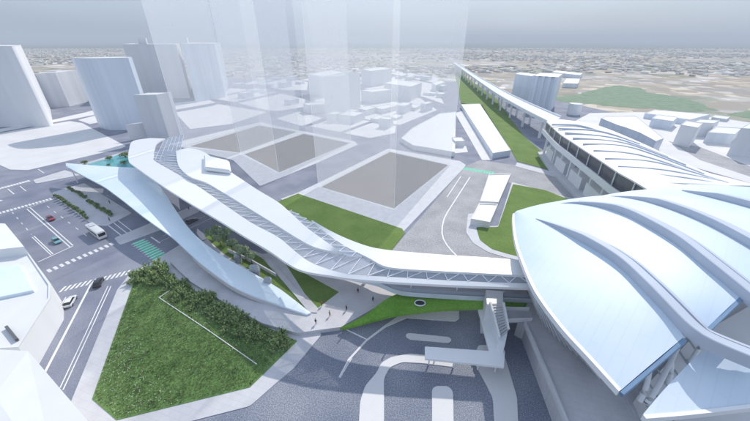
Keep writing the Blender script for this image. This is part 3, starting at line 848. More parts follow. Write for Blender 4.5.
# pond terrace behind the canopy tip
tp = thing('pond_terrace', 'raised pond terrace with teal water behind the canopy tip', 'terrace', at(112, 165, 0))
bm = NB(); add_prism(bm, ground([(76, 165.5), (121, 152.5), (136, 154), (141, 170), (92, 168.5)], 6.9), 6.1, 6.9); link('deck', bm, M['concrete'], tp)
bm = NB(); add_prism(bm, ground([(88, 164), (118, 155), (130, 157), (137, 168), (96, 166.5)], 7.02), 6.85, 7.02); link('pond', bm, M['water'], tp)
for x, y in ((88, 165.5), (120, 156), (133, 160), (110, 166)):
    p = at(x, y, 6.1); bm = NB(); add_tube(bm, [Vector((p.x, p.y, 0)), p], .3, .3, 8); link('column', bm, M['steel'], tp)

# ------------------------------------------------------------------ garden wall and standing stones
w_ = [at(x, y, PZ) for x, y in ((228, 252), (250, 262), (276, 277))]
bm = NB(); add_loft(bm, [p + Vector((0, 0, 1.1)) for p in w_], [p + Vector((.1, .35, 1.1)) for p in w_], 1.1)
tag(link('garden_wall', bm, M['concrete'], origin=w_[1]), 'low pale concrete garden wall between trees and standing stones', 'wall')
for (x, y, w, hh, lb) in ((239, 262, 2.0, 3.2, 'grey standing stone partly under the canopy edge'), (256, 276, 2.6, 4.2, 'largest grey standing stone in the middle of the garden'), (269, 287, 1.9, 3.6, 'grey standing stone nearest the ramp')):
    p = at(x, y, PZ); bm = NB()
    bmesh.ops.create_icosphere(bm, subdivisions=3, radius=1)
    for v in bm.verts:
        c3 = v.co.copy()
        f = 1 + .12 * math.sin(c3.x * 5 + x) + .1 * math.cos(c3.z * 6 + y)
        s_ = max(abs(c3.x), abs(c3.y), abs(c3.z))
        v.co = Vector((p.x + c3.x / s_ ** .6 * w * .5 * f, p.y + c3.y / s_ ** .6 * .7 * f, p.z + hh * .45 + c3.z / s_ ** .6 * hh * .5))
    tag(link('standing_stone', bm, M['stone'], origin=p), lb, 'stone')

# ------------------------------------------------------------------ station
st = thing('station_hall', 'huge station hall with arched pale blue metal roof and curved ribs', 'station', at(640, 330, 0))
def curve(pts, n=40): return resample(spline([at(*p) for p in pts], 8), n)
E0 = curve([(513.5, 214, 20.5), (513.5, 224, 20.5), (516, 242, 20.5), (522, 260, 20.5), (535, 290, 20.5), (560, 325, 20.3), (590, 358, 20), (620, 391, 19.6)])
RA = curve([(518, 210.5, 21), (536, 217, 21.8), (560, 228, 22.8), (590, 243, 23.8), (620, 262, 24.4), (645, 285, 24.6), (668, 311, 24.4), (684, 337, 23.6)])
RB = curve([(553, 202, 21.8), (575, 203, 22.6), (600, 206, 24), (625, 213, 25.2), (650, 225, 26.2), (680, 243, 26.8), (710, 267, 27), (752, 303, 26.6)])
RC = curve([(602, 195.5, 22), (630, 198, 23.5), (655, 203, 25), (685, 213, 26.4), (715, 226, 27.2), (750, 245, 27.6), (790, 270, 27.6)])
RD = curve([(650, 189, 22.2), (682, 192, 23.5), (715, 198, 25), (750, 207, 26.4), (790, 219, 27.2), (850, 240, 27.6)])
RE = curve([(690, 184, 22.2), (750, 187, 24), (800, 193, 25.5), (900, 215, 27)])
RA2 = curve([(518, 210.5, 21), (536, 217, 21.8), (560, 228, 22.8), (590, 243, 23.8), (620, 262, 24.4), (645, 285, 24.6), (668, 306, 24.5), (688, 321, 24.3), (706, 329, 24.1)])
RB2 = curve([(553, 202, 21.8), (575, 203, 22.6), (600, 206, 24), (625, 213, 25.2), (650, 225, 26.2), (680, 243, 26.8), (710, 267, 27), (743, 294, 26.7)])
for a, b_ in ((E0, RA), (RA2, RB2), (RB, RC), (RC, RD), (RD, RE)):
    bm = NB(); add_loft(bm, a, b_, .6, 4, .25); link('roof_shell', bm, M['roof_metal'], st)
# tail of shell two past rib A and the low shell by the corner
lo5 = curve([(643, 415, 18.8), (690, 411, 19.0), (760, 403, 19.4)], 12)
hi5 = curve([(644, 413, 18.8), (672, 381, 20), (706, 349, 21.2), (726, 352, 21.6), (765, 366, 21.8)], 12)
bm = NB(); add_loft(bm, lo5, hi5, .5, 1, 0); link('roof_shell', bm, M['roof_metal'], st)
bm = NB(); add_loft(bm, [p + Vector((-.05, -.05, .12)) for p in lo5], [p + Vector((-.02, -.5, .12)) for p in lo5], .9); link('roof_edge', bm, M['bridge_white'], st)
bm = NB(); add_loft(bm, [p + Vector((-.3, -.15, .15)) for p in E0], [p + Vector((.25, .15, .15)) for p in E0], .95); link('roof_edge', bm, M['bridge_white'], st)
bm = NB(); a, b_ = E0[-1], RA[-1]; add_beam(bm, a + Vector((.1, -.3, -.3)), b_ + Vector((0, -.3, -.4)), .45, .8); link('edge_beam', bm, M['dark_steel'], st)
bm = NB(); add_beam(bm, RA2[-1] + Vector((0, -.25, -.3)), RB2[-1] + Vector((0, -.25, -.3)), .45, .8); link('edge_beam', bm, M['dark_steel'], st)
def rib(pts, w, h, off=0.0):
    P = resample(spline([at(*p) for p in pts], 8), 44)
    bm = NB(); rings = []
    for i, p in enumerate(P):
        d = P[min(i + 1, 43)] - P[max(i - 1, 0)]; d.z = 0; d.normalize()
        s = Vector((d.y, -d.x, 0))          # to the near side
        f = min(1, .12 + i / 14)
        q = p - s * off
        hh = h * f; ww = w * f
        up = Vector((0, 0, 1))
        rings.append([bm.verts.new(q + s * ww * .5 - up * .3), bm.verts.new(q + s * ww * .5 + up * hh * .94), bm.verts.new(q + s * ww * .42 + up * hh), bm.verts.new(q - s * ww * .5 + up * hh * .92), bm.verts.new(q - s * ww * .5 - up * .3)])
    for a, b_ in zip(rings, rings[1:]):
        for k in range(5): bm.faces.new((a[k], a[(k + 1) % 5], b_[(k + 1) % 5], b_[k]))
    bm.faces.new(rings[0]); bm.faces.new(rings[-1])
    return link('roof_rib', bm, M['rib'], st)
ribs = ([(536, 219, 21.8), (560, 229, 22.8), (590, 244, 23.8), (620, 263, 24.4), (645, 286, 24.6), (668, 310, 24.4), (688, 331, 24), (708, 345, 23.6), (760, 367, 23)],
        [(558, 204, 21.9), (575, 203.5, 22.6), (600, 206.5, 24), (625, 213.5, 25.2), (650, 225.5, 26.2), (680, 243.5, 26.8), (710, 267.5, 27), (760, 309, 26.4)],
        [(610, 196.5, 22.3), (630, 198.5, 23.5), (655, 203.5, 25), (685, 213.5, 26.4), (715, 226.5, 27.2), (750, 245.5, 27.6), (790, 270, 27.6)],
        [(682, 190.5, 23.4), (715, 198, 25), (750, 207, 26.4), (790, 219, 27.2), (850, 240, 27.6)])
for r_ in ribs:
    rib(r_, 1.7, 1.6)
    rib(r_[1:], .6, .9, 2.2)
# slanted louvre fins under the left edge
top_ = curve([(513.8, 218, 20), (515, 236, 20), (521, 257, 20), (533, 287, 20), (550, 312, 19.8), (577, 345, 19.5)], 34)
bot = curve([(518, 250, 6.3), (522, 268, 6.3), (528, 288, 6.3), (535, 304, 6.3), (544, 321, 6.3), (556, 335, 6.3), (569, 346, 6.3), (584, 359, 6.3), (601, 377, 6.3)], 34)
for i in range(34):
    bm = NB(); add_beam(bm, top_[i] + Vector((.3, .2, 0)), bot[i], .28, 1.0); link('louvre_fin', bm, M['steel'], st)
bm = NB(); add_loft(bm, [p + Vector((1.6, .9, 0)) for p in top_], [p + Vector((1.3, .7, 0)) for p in bot], .08); link('glazing', bm, M['louvre_glass'], st)
# platform base, parapet and open concourse floor
base = ground([(519, 318), (527, 322), (568, 421), (590, 470), (900, 470), (900, 250), (560, 262), (532, 296)], 5.5)
bm = NB(); add_prism(bm, base, 0, 5.5); link('platform', bm, M['concrete'], st)
pw = [at(x, y, 6.6) for x, y in ((524.5, 322), (546, 372), (566, 421), (586, 470))]
bm = NB(); add_loft(bm, pw, [p + Vector((.45, .1, 0)) for p in pw], 1.1); link('parapet', bm, M['kerb'], st)
bm = NB(); add_prism(bm, ground([(640, 392), (690, 340), (760, 300), (900, 300), (900, 470), (680, 470)], 8.6), 5.5, 8.6); link('concourse_floor', bm, M['paving'], st)
bm = NB()
for i in range(8):
    p, q = at(616 + i * 11, 385 - i * 9.4, 8.66), at(652 + i * 11, 440 - i * 9.4, 8.66); add_stroke(bm, [p, q], .3)
link('floor_joint', bm, M['stone'], st, smooth=False)
for (x, y, dx, dy) in ((640, 401, 2.5, 6), (646, 404, 5.5, 5), (668, 384, -1.5, 5), (690, 362, 2.5, 3)):
    p = at(x, y, 8.6); bm = NB()
    add_tube(bm, spline([p, p + Vector((dx * .25, dy * .2, 4)), p + Vector((dx, dy, 11.5))], 6), .42, .3, 10); link('branching_column', bm, M['steel'], st)
# ------------------------------------------------------------------ platform roof beyond the hall
pf = thing('platform_canopy', 'long white platform roof with ten slim ribs above dark side panels', 'platform roof', at(610, 170, 0))
le = [(546.5, 121.5, 18), (559, 133, 18.2), (571, 141, 18.4), (583, 149, 18.6), (600, 160, 18.8), (618, 172, 19), (634, 181, 19.2), (652, 192, 19.4)]
re_ = [(552, 118.5, 18.5), (575, 121, 19), (600, 126, 19.5), (635, 140, 20), (668, 155, 20), (704, 171, 20), (730, 178, 20), (760, 186, 20)]
LE, RE_ = curve(le, 50), curve(re_, 50)
bm = NB(); add_loft(bm, LE, RE_, .5, 5, .9); link('roof_shell', bm, M['bridge_white'], pf)
ribpx = [((552, 124.3), (578, 125), (600, 131)), ((558.5, 128.2), (600, 131), (640, 144)), ((565, 132.5), (615, 138), (668, 157)), ((573, 137.7), (625, 143), (686, 165)), ((583, 143.7), (630, 147), (704, 174)), ((593.5, 150.2), (640, 155), (715, 180)), ((605, 158.3), (655, 162), (728, 183)), ((618, 166.2), (665, 170), (720, 181)), ((637, 172.5), (680, 177), (715, 183)), ((656, 183), (690, 184), (730, 187))]
for a, b_, c_ in ribpx:
    P = resample(spline([at(*a, 19.4), at(*b_, 20.5), at(*c_, 20.3)], 8), 14)
    bm = NB(); add_loft(bm, [p + Vector((-.22, -.3, .25)) for p in P], [p + Vector((.22, .3, .25)) for p in P], .9); link('roof_rib', bm, M['rib'], pf)
bm = NB(); add_loft(bm, [p + Vector((.5, .2, -.55)) for p in LE], [Vector((p.x + .7, p.y + .3, 13.2)) for p in LE], .1); link('side_panel', bm, M['dark_glass'], pf)
for i in range(0, 50, 5):
    p = LE[i]; bm = NB(); add_beam(bm, p + Vector((.2, 0, -.4)), Vector((p.x + .2, p.y, 12.6)), .35, .35); link('mullion', bm, M['steel'], pf)
dk = [Vector((p.x - 1.4, p.y - .6, 13.0)) for p in LE]
dk2 = [Vector((p.x + 16, p.y + 6, 13.0)) for p in LE]
bm = NB(); add_loft(bm, dk, dk2, 1.2); link('deck', bm, M['bridge_white'], pf)
bm = NB(); add_loft(bm, [p + Vector((-.3, 0, 1.1)) for p in dk], [p + Vector((0, .1, 1.1)) for p in dk], 2.6); link('edge_beam', bm, M['steel'], pf)
for i in range(2, 50, 5):
    for k in (2.0, 9.0):
        p = LE[i]; bm = NB(); add_beam(bm, Vector((p.x + k, p.y, 0)), Vector((p.x + k, p.y, 12)), .9, .9); link('pier', bm, M['steel'], pf)
lp = [Vector((p.x - 2.5, p.y - 1.2, 1.2)) for p in LE[2:40]]
bm = NB(); add_loft(bm, lp, [p + Vector((9, 3, 0)) for p in lp], 1.2); link('lower_platform', bm, M['kerb'], pf)
for i in (5, 14, 23, 31):
    p, q = LE[i], LE[i + 6]
    bm = NB(); d = (q - p)
    add_prism(bm, [(p.x + 1.5, p.y), (q.x + 1.5, q.y), (q.x + 8, q.y + 3), (p.x + 8, p.y + 3)], 1.2, 6.5); link('kiosk', bm, M['white'], pf)

# ------------------------------------------------------------------ viaduct
vd = thing('viaduct', 'long pale elevated rail viaduct on paired piers running to the horizon', 'viaduct', at(505, 120, 0))
va = [(452, 62.5, 13), (458.5, 67, 13), (470, 75.5, 13), (484, 85.5, 13), (497, 94.5, 13), (522, 109, 13.2), (549, 123, 13.4)]
vb = [(456, 62.5, 13), (463.5, 67.5, 13), (477, 76, 13), (492, 84.5, 13), (509, 94, 13), (531, 104.5, 13.2), (561, 117.5, 13.4)]
VA, VB = curve(va, 60), curve(vb, 60)
bm = NB(); add_loft(bm, VA, VB, 1.3); link('deck', bm, M['blue_wall'], vd)
for cv, s in ((VA, -1), (VB, 1)):
    bm = NB(); add_loft(bm, [p + Vector((0, 0, 1.1)) for p in cv], [p + Vector((.4 * -s, 0, 1.1)) for p in cv], 1.3); link('parapet', bm, M['bridge_white'], vd)
for i in range(1, 60, 3):
    for t_ in (.15, .8):
        p = VA[i].lerp(VB[i], t_); bm = NB(); add_beam(bm, Vector((p.x, p.y, 0)), Vector((p.x, p.y, 11.8)), 1.4, 1.4); link('pier', bm, M['steel'], vd)

# ------------------------------------------------------------------ lift tower and covered walk of the drop off
lt = thing('lift_tower', 'white glazed lift and stair tower linking forecourt and bridge', 'lift tower', at(497, 345, 0))
sp_ = [at(x, y, 9.2) for x, y in ((486, 290), (503, 291), (503, 305), (487, 304))]
bm = NB(); add_prism(bm, sp_, 0, 9.2); link('upper_landing', bm, M['bridge_white'], lt)
sp_ = [at(x, y, 6.5) for x, y in ((491, 309), (505, 310), (508, 330), (505, 345), (498, 343))]
bm = NB(); add_prism(bm, sp_, 0, 6.5); link('stair_shaft', bm, M['steel'], lt)
bm = NB(); add_beam(bm, at(490, 303, 9.4), at(499, 338, 6.8), .4, 1.2); link('stair_side', bm, M['bridge_white'], lt)
bm = NB(); add_beam(bm, at(503, 303, 9.4), at(508, 330, 6.8), .4, 1.2); link('stair_side', bm, M['bridge_white'], lt)
bm = NB()
for i in range(12):
    t_ = i / 11; a = at(491, 304, 9.2).lerp(at(500, 337, 6.6), t_); b_ = at(502, 304, 9.2).lerp(at(507, 331, 6.6), t_); add_beam(bm, a, b_, .3, .15)
link('stair_flight', bm, M['kerb'], lt)
wk = thing('covered_walk', 'L shaped white covered walk roof over the drop off islands', 'covered walk', at(470, 370, 0))
sp_ = [at(x, y, 4.2) for x, y in ((478, 309), (489.5, 309), (505, 352), (504, 367), (425, 358.5), (425, 346.5), (489, 351))]
bm = NB(); add_prism(bm, sp_, 3.7, 4.2); link('roof', bm, M['bridge_white'], wk)
for x, y in ((430, 353), (455, 356), (480, 358), (498, 360), (494, 345), (484, 320)):
    p = at(x, y, 3.7); bm = NB(); add_tube(bm, [Vector((p.x, p.y, .1)), p], .16, .16, 8); link('post', bm, M['steel'], wk)
sk = thing('skybridge', 'short pale link deck between lift tower and station wall', 'link deck', at(512, 315, 0))
bm = NB(); add_prism(bm, [at(x, y, 5.6) for x, y in ((504, 308), (530, 308.5), (533, 320), (507, 321))], 4.9, 5.6); link('deck', bm, M['kerb'], sk)
bm = NB(); add_beam(bm, at(505, 308.6, 6.1), at(529, 309, 6.1), .2, 1.0); link('parapet', bm, M['bridge_white'], sk)
bm = NB(); add_beam(bm, at(508, 320.4, 6.1), at(532, 319.6, 6.1), .2, 1.0); link('parapet', bm, M['bridge_white'], sk)

# ------------------------------------------------------------------ plants
def leaf_cloud(bm, centre, rx, ry, rz_, n, size, rng, blade=False):
    for _ in range(n):
        while True:
            v = Vector((rng.uniform(-1, 1), rng.uniform(-1, 1), rng.uniform(-1, 1)))
            if .25 < v.length < 1: break
        v *= (.75 + .25 * rng.random())
        p = centre + Vector((v.x * rx, v.y * ry, v.z * rz_))
        nrm = (v + Vector((rng.uniform(-.7, .7), rng.uniform(-.7, .7), rng.uniform(-.2, .9)))).normalized()
        a = nrm.orthogonal().normalized(); a = Matrix.Rotation(rng.uniform(0, 6.28), 3, nrm) @ a
        b_ = nrm.cross(a)
        s = size * rng.uniform(.6, 1.3)
        l_ = s * (2.6 if blade else 1.2)
        bm.faces.new([bm.verts.new(p - b_ * s * .5), bm.verts.new(p + a * l_ * .5 - b_ * s * .1), bm.verts.new(p + b_ * s * .5), bm.verts.new(p - a * l_ * .5)])
def make_tree(name, label, cat, group, h, r, seed, leaf='leaf'):
    rng = random.Random(seed)
    t = thing(name, label, cat, (0, 0, 0), 0, group)
    bm = NB()
    add_tube(bm, [(0, 0, 0), (.05, .03, h * .3), (.0, .1, h * .62)], .17 * h / 6, .08 * h / 6, 8)
    for k in range(5):
        a = k * 1.26 + rng.random(); add_tube(bm, [(0, .03, h * .34), (math.cos(a) * r * .3, math.sin(a) * r * .3, h * .52), (math.cos(a) * r * .65, math.sin(a) * r * .65, h * .68)], .08 * h / 6, .025, 6)
    link('trunk', bm, M['bark'], t)
    bm = NB()
    for k in range(11):
        a = k * 2.4; d = r * .62 * math.sqrt((k + .4) / 11)
        c_ = Vector((math.cos(a) * d, math.sin(a) * d, h * (.78 - .22 * (d / r)) + rng.uniform(-.25, .25)))
        leaf_cloud(bm, c_, r * .38, r * .38, r * .30, 95, .30, rng)
    link('crown', bm, M[leaf], t, smooth=False)
    return t
def make_shrub(name, label, cat, group, h, r, seed, leaf='leaf', blade=True, n=7):
    rng = random.Random(seed)
    t = thing(name, label, cat, (0, 0, 0), 0, group)
    bm = NB()
    for k in range(6):
        a = k * 1.05; add_tube(bm, [(0, 0, 0), (math.cos(a) * r * .25, math.sin(a) * r * .25, h * .4), (math.cos(a) * r * .6, math.sin(a) * r * .6, h * .8)], .05, .015, 5)
    link('stem', bm, M['bark'], t)
    bm = NB()
    for k in range(n):
        a = k * 2.4; d = r * .6 * math.sqrt(k / n)
        leaf_cloud(bm, Vector((math.cos(a) * d, math.sin(a) * d, h * (.58 - .2 * d / r) + rng.uniform(-.1, .15))), r * .42, r * .42, h * .36, 75, .17, rng, blade)
    link('foliage', bm, M[leaf], t, smooth=False)
    return t
def make_wild(name, label, cat, group, h, r, seed):
    rng = random.Random(seed)
    t = thing(name, label, cat, (0, 0, 0), 0, group)
    bm = NB(); bl = NB()
    for k in range(26):
        a = rng.uniform(0, 6.28); d = r * math.sqrt(rng.random()); hh = h * rng.uniform(.45, 1.1) * (1 - .35 * d / r)
        base = Vector((math.cos(a) * d * .5, math.sin(a) * d * .5, 0)); tip = Vector((math.cos(a) * d, math.sin(a) * d, hh))
        mid = base.lerp(tip, .5) + Vector((0, 0, hh * .12))
        add_tube(bm, [base, mid, tip], .03, .01, 4)
        for q in range(22):
            u = rng.uniform(.15, 1.08)
            p = base.lerp(mid, u * 2) if u < .5 else mid.lerp(tip, u * 2 - 1)
            leaf_cloud(bl, p, .24, .24, .2, 2, .15, rng, True)
    link('stem', bm, M['bark'], t)
    link('foliage', bl, M['leaf_wild'], t, smooth=False)
    return t
# garden trees
trees = [((213, 236), 6.0), ((221, 241), 5.6), ((228, 237), 6.4), ((233, 246), 5.4), ((246, 255), 6.0), ((252, 258), 5.0), ((217, 231), 5.2), ((240, 250), 4.6)]
t0 = [make_tree('garden_tree', '', 'tree', 'trees in the garden beside the ramp canopy', 6, 2.5, 11, 'leaf_pale'), make_tree('garden_tree', '', 'tree', 'trees in the garden beside the ramp canopy', 6, 2.7, 12, 'leaf_pale')]
LB = ['pale green leafy tree in the garden between canopy and bridge'] * 8
for i, ((x, y), h) in enumerate(trees):
    p = at(x, y + 6, PZ)
    if i < 2: o = t0[i]; o.location = p; o['label'] = LB[i]
    else: o = dup(t0[i % 2], p, i * 1.3, LB[i])
    o.scale = (h / 6,) * 3
# terrace shrubs and trees by the pond
ps = [((85, 164), 1.0, 'dark shrub at the canopy tip end of the pond terrace'), ((110, 159.5), 1.1, 'dark shrub in the middle of the pond terrace'), ((125.5, 157), 1.5, 'tallest shrub of the pond terrace beside the bridge end'), ((124, 164), .9, 'low wide shrub at the near side of the pond'), ((109, 165.5), .6, 'smallest shrub at the pond edge')]
for i, ((x, y), s, lb) in enumerate(ps):
    if i == 0: sh0 = make_shrub('pond_shrub', lb, 'shrub', 'shrubs on the pond terrace', 2.0, 1.9, 21); o = sh0; o.location = at(x, y, 7.0)
    else: o = dup(sh0, at(x, y, 7.0), i * 2.1, lb)
    o.scale = (s * 1.2, s * .9, s)
# median hedges
hed = [((69, 188.5), (87, 199), 8, 'clipped leafy shrub of the short hedge on the far side of the traffic island'), ((55, 195.5), (89.5, 220), 13, 'leafy shrub of the long hedge along the road side of the traffic island'), ((89, 202), (113, 217), 10, 'leafy shrub of the right hedge on the traffic island beside the canopy')]
shm = [make_shrub('hedge_shrub', '', 'shrub', '', 1.7, 1.05, 31 + k, 'leaf') for k in range(2)]
cnt = 0
for (a, b_, n, lb) in hed:
    A_, B_ = at(*a, .13), at(*b_, .13)
    for i in range(n):
        p = A_.lerp(B_, (i + .5) / n) + Vector((random.uniform(-.25, .25), random.uniform(-.25, .25), 0))
        if cnt < 2: o = shm[cnt]; o.location = p; o['label'] = lb; o['group'] = lb.replace('leafy shrub', 'shrubs').replace('clipped ', '')
        else: o = dup(shm[cnt % 2], p, cnt * 1.1, lb, lb.replace('leafy shrub', 'shrubs').replace('clipped ', ''))
        s = random.uniform(.85, 1.2); o.scale = (s, s, s * random.uniform(.85, 1.2)); cnt += 1
# wild shrubs along the meadow's upper edge
glb = 'wild feathery green shrub in the overgrown band along the upper meadow edge'
shw = [make_wild('wild_shrub', glb, 'shrub', 'wild shrubs along the meadow edge', 2.3, 1.7, 41 + k) for k in range(4)]
edge = [at(x, y, .22) for x, y in ((151, 274), (158, 269), (172, 277), (188, 287), (206, 298), (232, 311), (262, 326), (292, 340))]
E_ = resample(edge, 34)
cnt = 0
rng = random.Random(5)
for i, p in enumerate(E_):
    for k in range(2 if i % 2 else 3):
        inward = Vector((-.45, -.85, 0))
        q = p + inward * (.5 + k * 1.9 + rng.uniform(-.4, .8)) + Vector((rng.uniform(-.5, .5), rng.uniform(-.5, .5), 0))
        if cnt < 4: o = shw[cnt]; o.location = q
        else: o = dup(shw[cnt % 4], q, rng.uniform(0, 6))
        s = rng.uniform(.45, 1.2) * (1.35 if i < 5 else 1) * (.8 if k == 2 else 1)
        o.scale = (s, s, s * rng.uniform(.8, 1.25)); cnt += 1
# meadow grass and flowers
def inside(p, poly):
    c_ = False; n = len(poly)
    for i in range(n):
        a, b_ = poly[i], poly[(i + 1) % n]
        if (a.y > p.y) != (b_.y > p.y) and p.x < (b_.x - a.x) * (p.y - a.y) / (b_.y - a.y) + a.x: c_ = not c_
    return c_
LP = ground(LAWN, .22)
cen = sum(LP, Vector()) / len(LP)
LP2 = [p + (cen - p).normalized() * .35 for p in LP]
x0, x1, y0, y1 = min(p.x for p in LP), max(p.x for p in LP), min(p.y for p in LP), max(p.y for p in LP)
def scatter(n, fn, seed):
    rg = random.Random(seed); k = 0
    while k < n:
        p = Vector((rg.uniform(x0, x1), rg.uniform(y0, y1), .22))
        if inside(p, LP2): fn(p, rg); k += 1
bm = NB()
def tuft(p, rg):
    for _ in range(3):
        a = rg.uniform(0, 6.28); h = rg.uniform(.18, .5); w = .05
        d = Vector((math.cos(a), math.sin(a), 0)); s = Vector((-d.y, d.x, 0)) * w
        q = p + Vector((rg.uniform(-.15, .15), rg.uniform(-.15, .15), 0))
        bm.faces.new([bm.verts.new(q - s), bm.verts.new(q + s), bm.verts.new(q + d * h * .6 + Vector((0, 0, h)))])
scatter(15000, tuft, 3)
structure(link('meadow_grass', bm, mat('grass_blade', (.12, .19, .045), .7, .3, .3, col2=(.24, .33, .12)), smooth=False), 'stuff')
bm = NB()
def flower(p, rg):
    n_ = math.sin(p.x * .35 + 1.3) * math.sin(p.y * .31) + math.sin(p.x * .13 + p.y * .21)
    if rg.random() > .25 + .35 * n_: return
    r_ = rg.uniform(.05, .11); z = p.z + rg.uniform(.2, .4)
    bm.faces.new([bm.verts.new((p.x + math.cos(a) * r_, p.y + math.sin(a) * r_, z)) for a in (0, 1.05, 2.1, 3.14, 4.2, 5.2)])
scatter(3000, flower, 4)
structure(link('meadow_flowers', bm, mat('flower_white', (.42, .48, .36), .7), smooth=False), 'stuff')
ed = [at(x, y, .45) for x, y in ((169, 290.5), (158.5, 297.5), (206, 329), (256, 364))]
bm = NB(); add_loft(bm, ed, [p + Vector((.22, .05, 0)) for p in ed], .3)
tag(link('edging_strip', bm, M['paint'], origin=ed[1]), 'thin white bent edging strip running across the meadow', 'edging')

# ------------------------------------------------------------------ vehicles
def body_loft(sections, half):
    """sections: (x, [(y, z)...]) rings mirrored to a closed body"""
    bm = NB(); rings = []
    for x, pr in sections:
        r_ = [(x, y, z) for y, z in pr] + [(x, -y, z) for y, z in reversed(pr)]
        rings.append([bm.verts.new(v) for v in r_])
    n = len(rings[0])
    for a, b_ in zip(rings, rings[1:]):
        for k in range(n): bm.faces.new((a[k], a[(k + 1) % n], b_[(k + 1) % n], b_[k]))
    bm.faces.new(rings[0]); bm.faces.new(rings[-1])
    return bm
def wheels(t, xs, y, r):
    for x in xs:
        for s in (-1, 1):
            bm = NB(); add_tube(bm, [(x, s * (y - .2), r), (x, s * y, r)], r, r, 16); w = link('wheel', bm, M['tyre'], t)
            bm = NB(); add_tube(bm, [(x, s * (y - .05), r), (x, s * (y + .015), r)], r * .6, r * .55, 12); link('rim', bm, M['rim'], w)
def lights(t, xf, xr, y, z):
    for s in (-1, 1):
        bm = NB(); add_beam(bm, (xf - .06, s * y - .17, z), (xf - .06, s * y + .17, z), .12, .14); link('headlight', bm, M['lamp'], t)
        bm = NB(); add_beam(bm, (xr + .06, s * y - .15, z + .1), (xr + .06, s * y + .15, z + .1), .12, .14); link('tail_light', bm, M['tail'], t)
def make_car(label, m, loc, rz, group=None):
    t = thing('car', label, 'car', (0, 0, 0), 0, group)
    pr = lambda w, z0, zb, zt: [(w * .92, z0), (w, z0 + .15), (w, zb - .12), (w * .93, zb), (w * .6, zt)]
    bm = body_loft([(-2.2, pr(.70, .42, .78, .80)), (-2.05, pr(.84, .28, .92, .95)), (-1.2, pr(.9, .24, .95, 1.0)), (0, pr(.9, .24, .92, .95)), (1.0, pr(.9, .24, .90, .94)), (1.85, pr(.86, .26, .78, .84)), (2.25, pr(.68, .38, .64, .67))], .9)
    link('body', bm, m, t)
    cb = lambda w, z, f: [(w, .86), (w * .97, .92), (w * f, z - .06), (w * f * .9, z)]
    bm = body_loft([(-2.0, cb(.72, .97, .96)), (-1.35, cb(.80, 1.40, .84)), (-.3, cb(.82, 1.47, .82)), (.35, cb(.82, 1.40, .82)), (1.15, cb(.76, .95, .96))], .8)
    link('window', bm, M['glass_dark'], t)
    bm = body_loft([(-1.4, [(.66, 1.385), (.6, 1.43)]), (-.9, [(.69, 1.43), (.6, 1.48)]), (-.2, [(.68, 1.44), (.6, 1.50)]), (.35, [(.66, 1.38), (.6, 1.43)])], .7)
    link('roof', bm, m, t)
    wheels(t, (-1.35, 1.4), .92, .32); lights(t, 2.2, -2.2, .55, .6)
    for s in (-1, 1):
        bm = NB(); add_beam(bm, (.75, s * .9, 1.0), (.75, s * 1.08, 1.0), .14, .12); link('mirror', bm, m, t)
    t.location = loc; t.rotation_euler = (0, 0, rz)
    return t
def paintmat(n_, c_): return mat(n_, c_, .25, .02, 1, coat=.6)
def head(a, b_): d = at(*b_) - at(*a); return math.atan2(d.y, d.x)
lane1 = head((70, 247), (27, 209)); lane2 = head((44, 374), (91, 284))
make_car('dark red car in the lane beside the white double line', paintmat('red_paint', (.24, .02, .05)), at(51, 219.5, .0), lane1 + math.pi)
make_car('teal car with dark roof glass near the stop line', paintmat('teal_paint', (.16, .38, .42)), at(57, 242, 0), lane1 + math.pi)
make_car('white car driving up the road below the crosswalk', paintmat('white_paint', (.7, .72, .74)), at(71, 303, 0), lane2)
make_car('black car on the slanted crosswalk near the meadow corner', paintmat('black_paint', (.015, .015, .02)), at(99, 284, 0), lane2)
make_car('dark grey car half hidden under the bridge ribbon', paintmat('grey_paint', (.08, .09, .10)), at(192, 222, 0), head((216, 216), (186, 230)) + math.pi)
# white bus
t = thing('bus', 'white single deck coach beside the hedged traffic island', 'bus', (0, 0, 0))
wpt = paintmat('bus_paint', (.72, .72, .72))
pr = lambda w, z0, zt: [(w * .97, z0), (w, z0 + .25), (w, zt - .35), (w * .93, zt - .1), (w * .8, zt)]
bm = body_loft([(-5.0, pr(1.12, .55, 2.95)), (-4.9, pr(1.22, .4, 3.1)), (-2, pr(1.25, .36, 3.15)), (4.5, pr(1.25, .36, 3.15)), (4.95, pr(1.2, .4, 3.05)), (5.1, pr(1.1, .55, 2.7))], 1.2)
link('body', bm, wpt, t)
for s in (-1, 1):
    bm = NB(); add_beam(bm, (-4.6, s * 1.24, 2.0), (4.4, s * 1.24, 2.0), .06, .85); link('window_band', bm, M['glass_dark'], t)
bm = NB(); add_beam(bm, (5.06, -1.0, 2.0), (5.06, 1.0, 2.0), .12, 1.1); link('windscreen', bm, M['glass_dark'], t)
bm = NB(); add_prism(bm, [(-3.5, -.7), (-1.2, -.7), (-1.2, .7), (-3.5, .7)], 3.1, 3.38); link('roof_unit', bm, M['kerb'], t)
wheels(t, (-3.1, 3.3), 1.27, .48); lights(t, 5.12, -5.0, .85, .8)
t.location = at(98, 235, 0); t.rotation_euler = (0, 0, head((92, 240), (47, 206)) + math.pi)

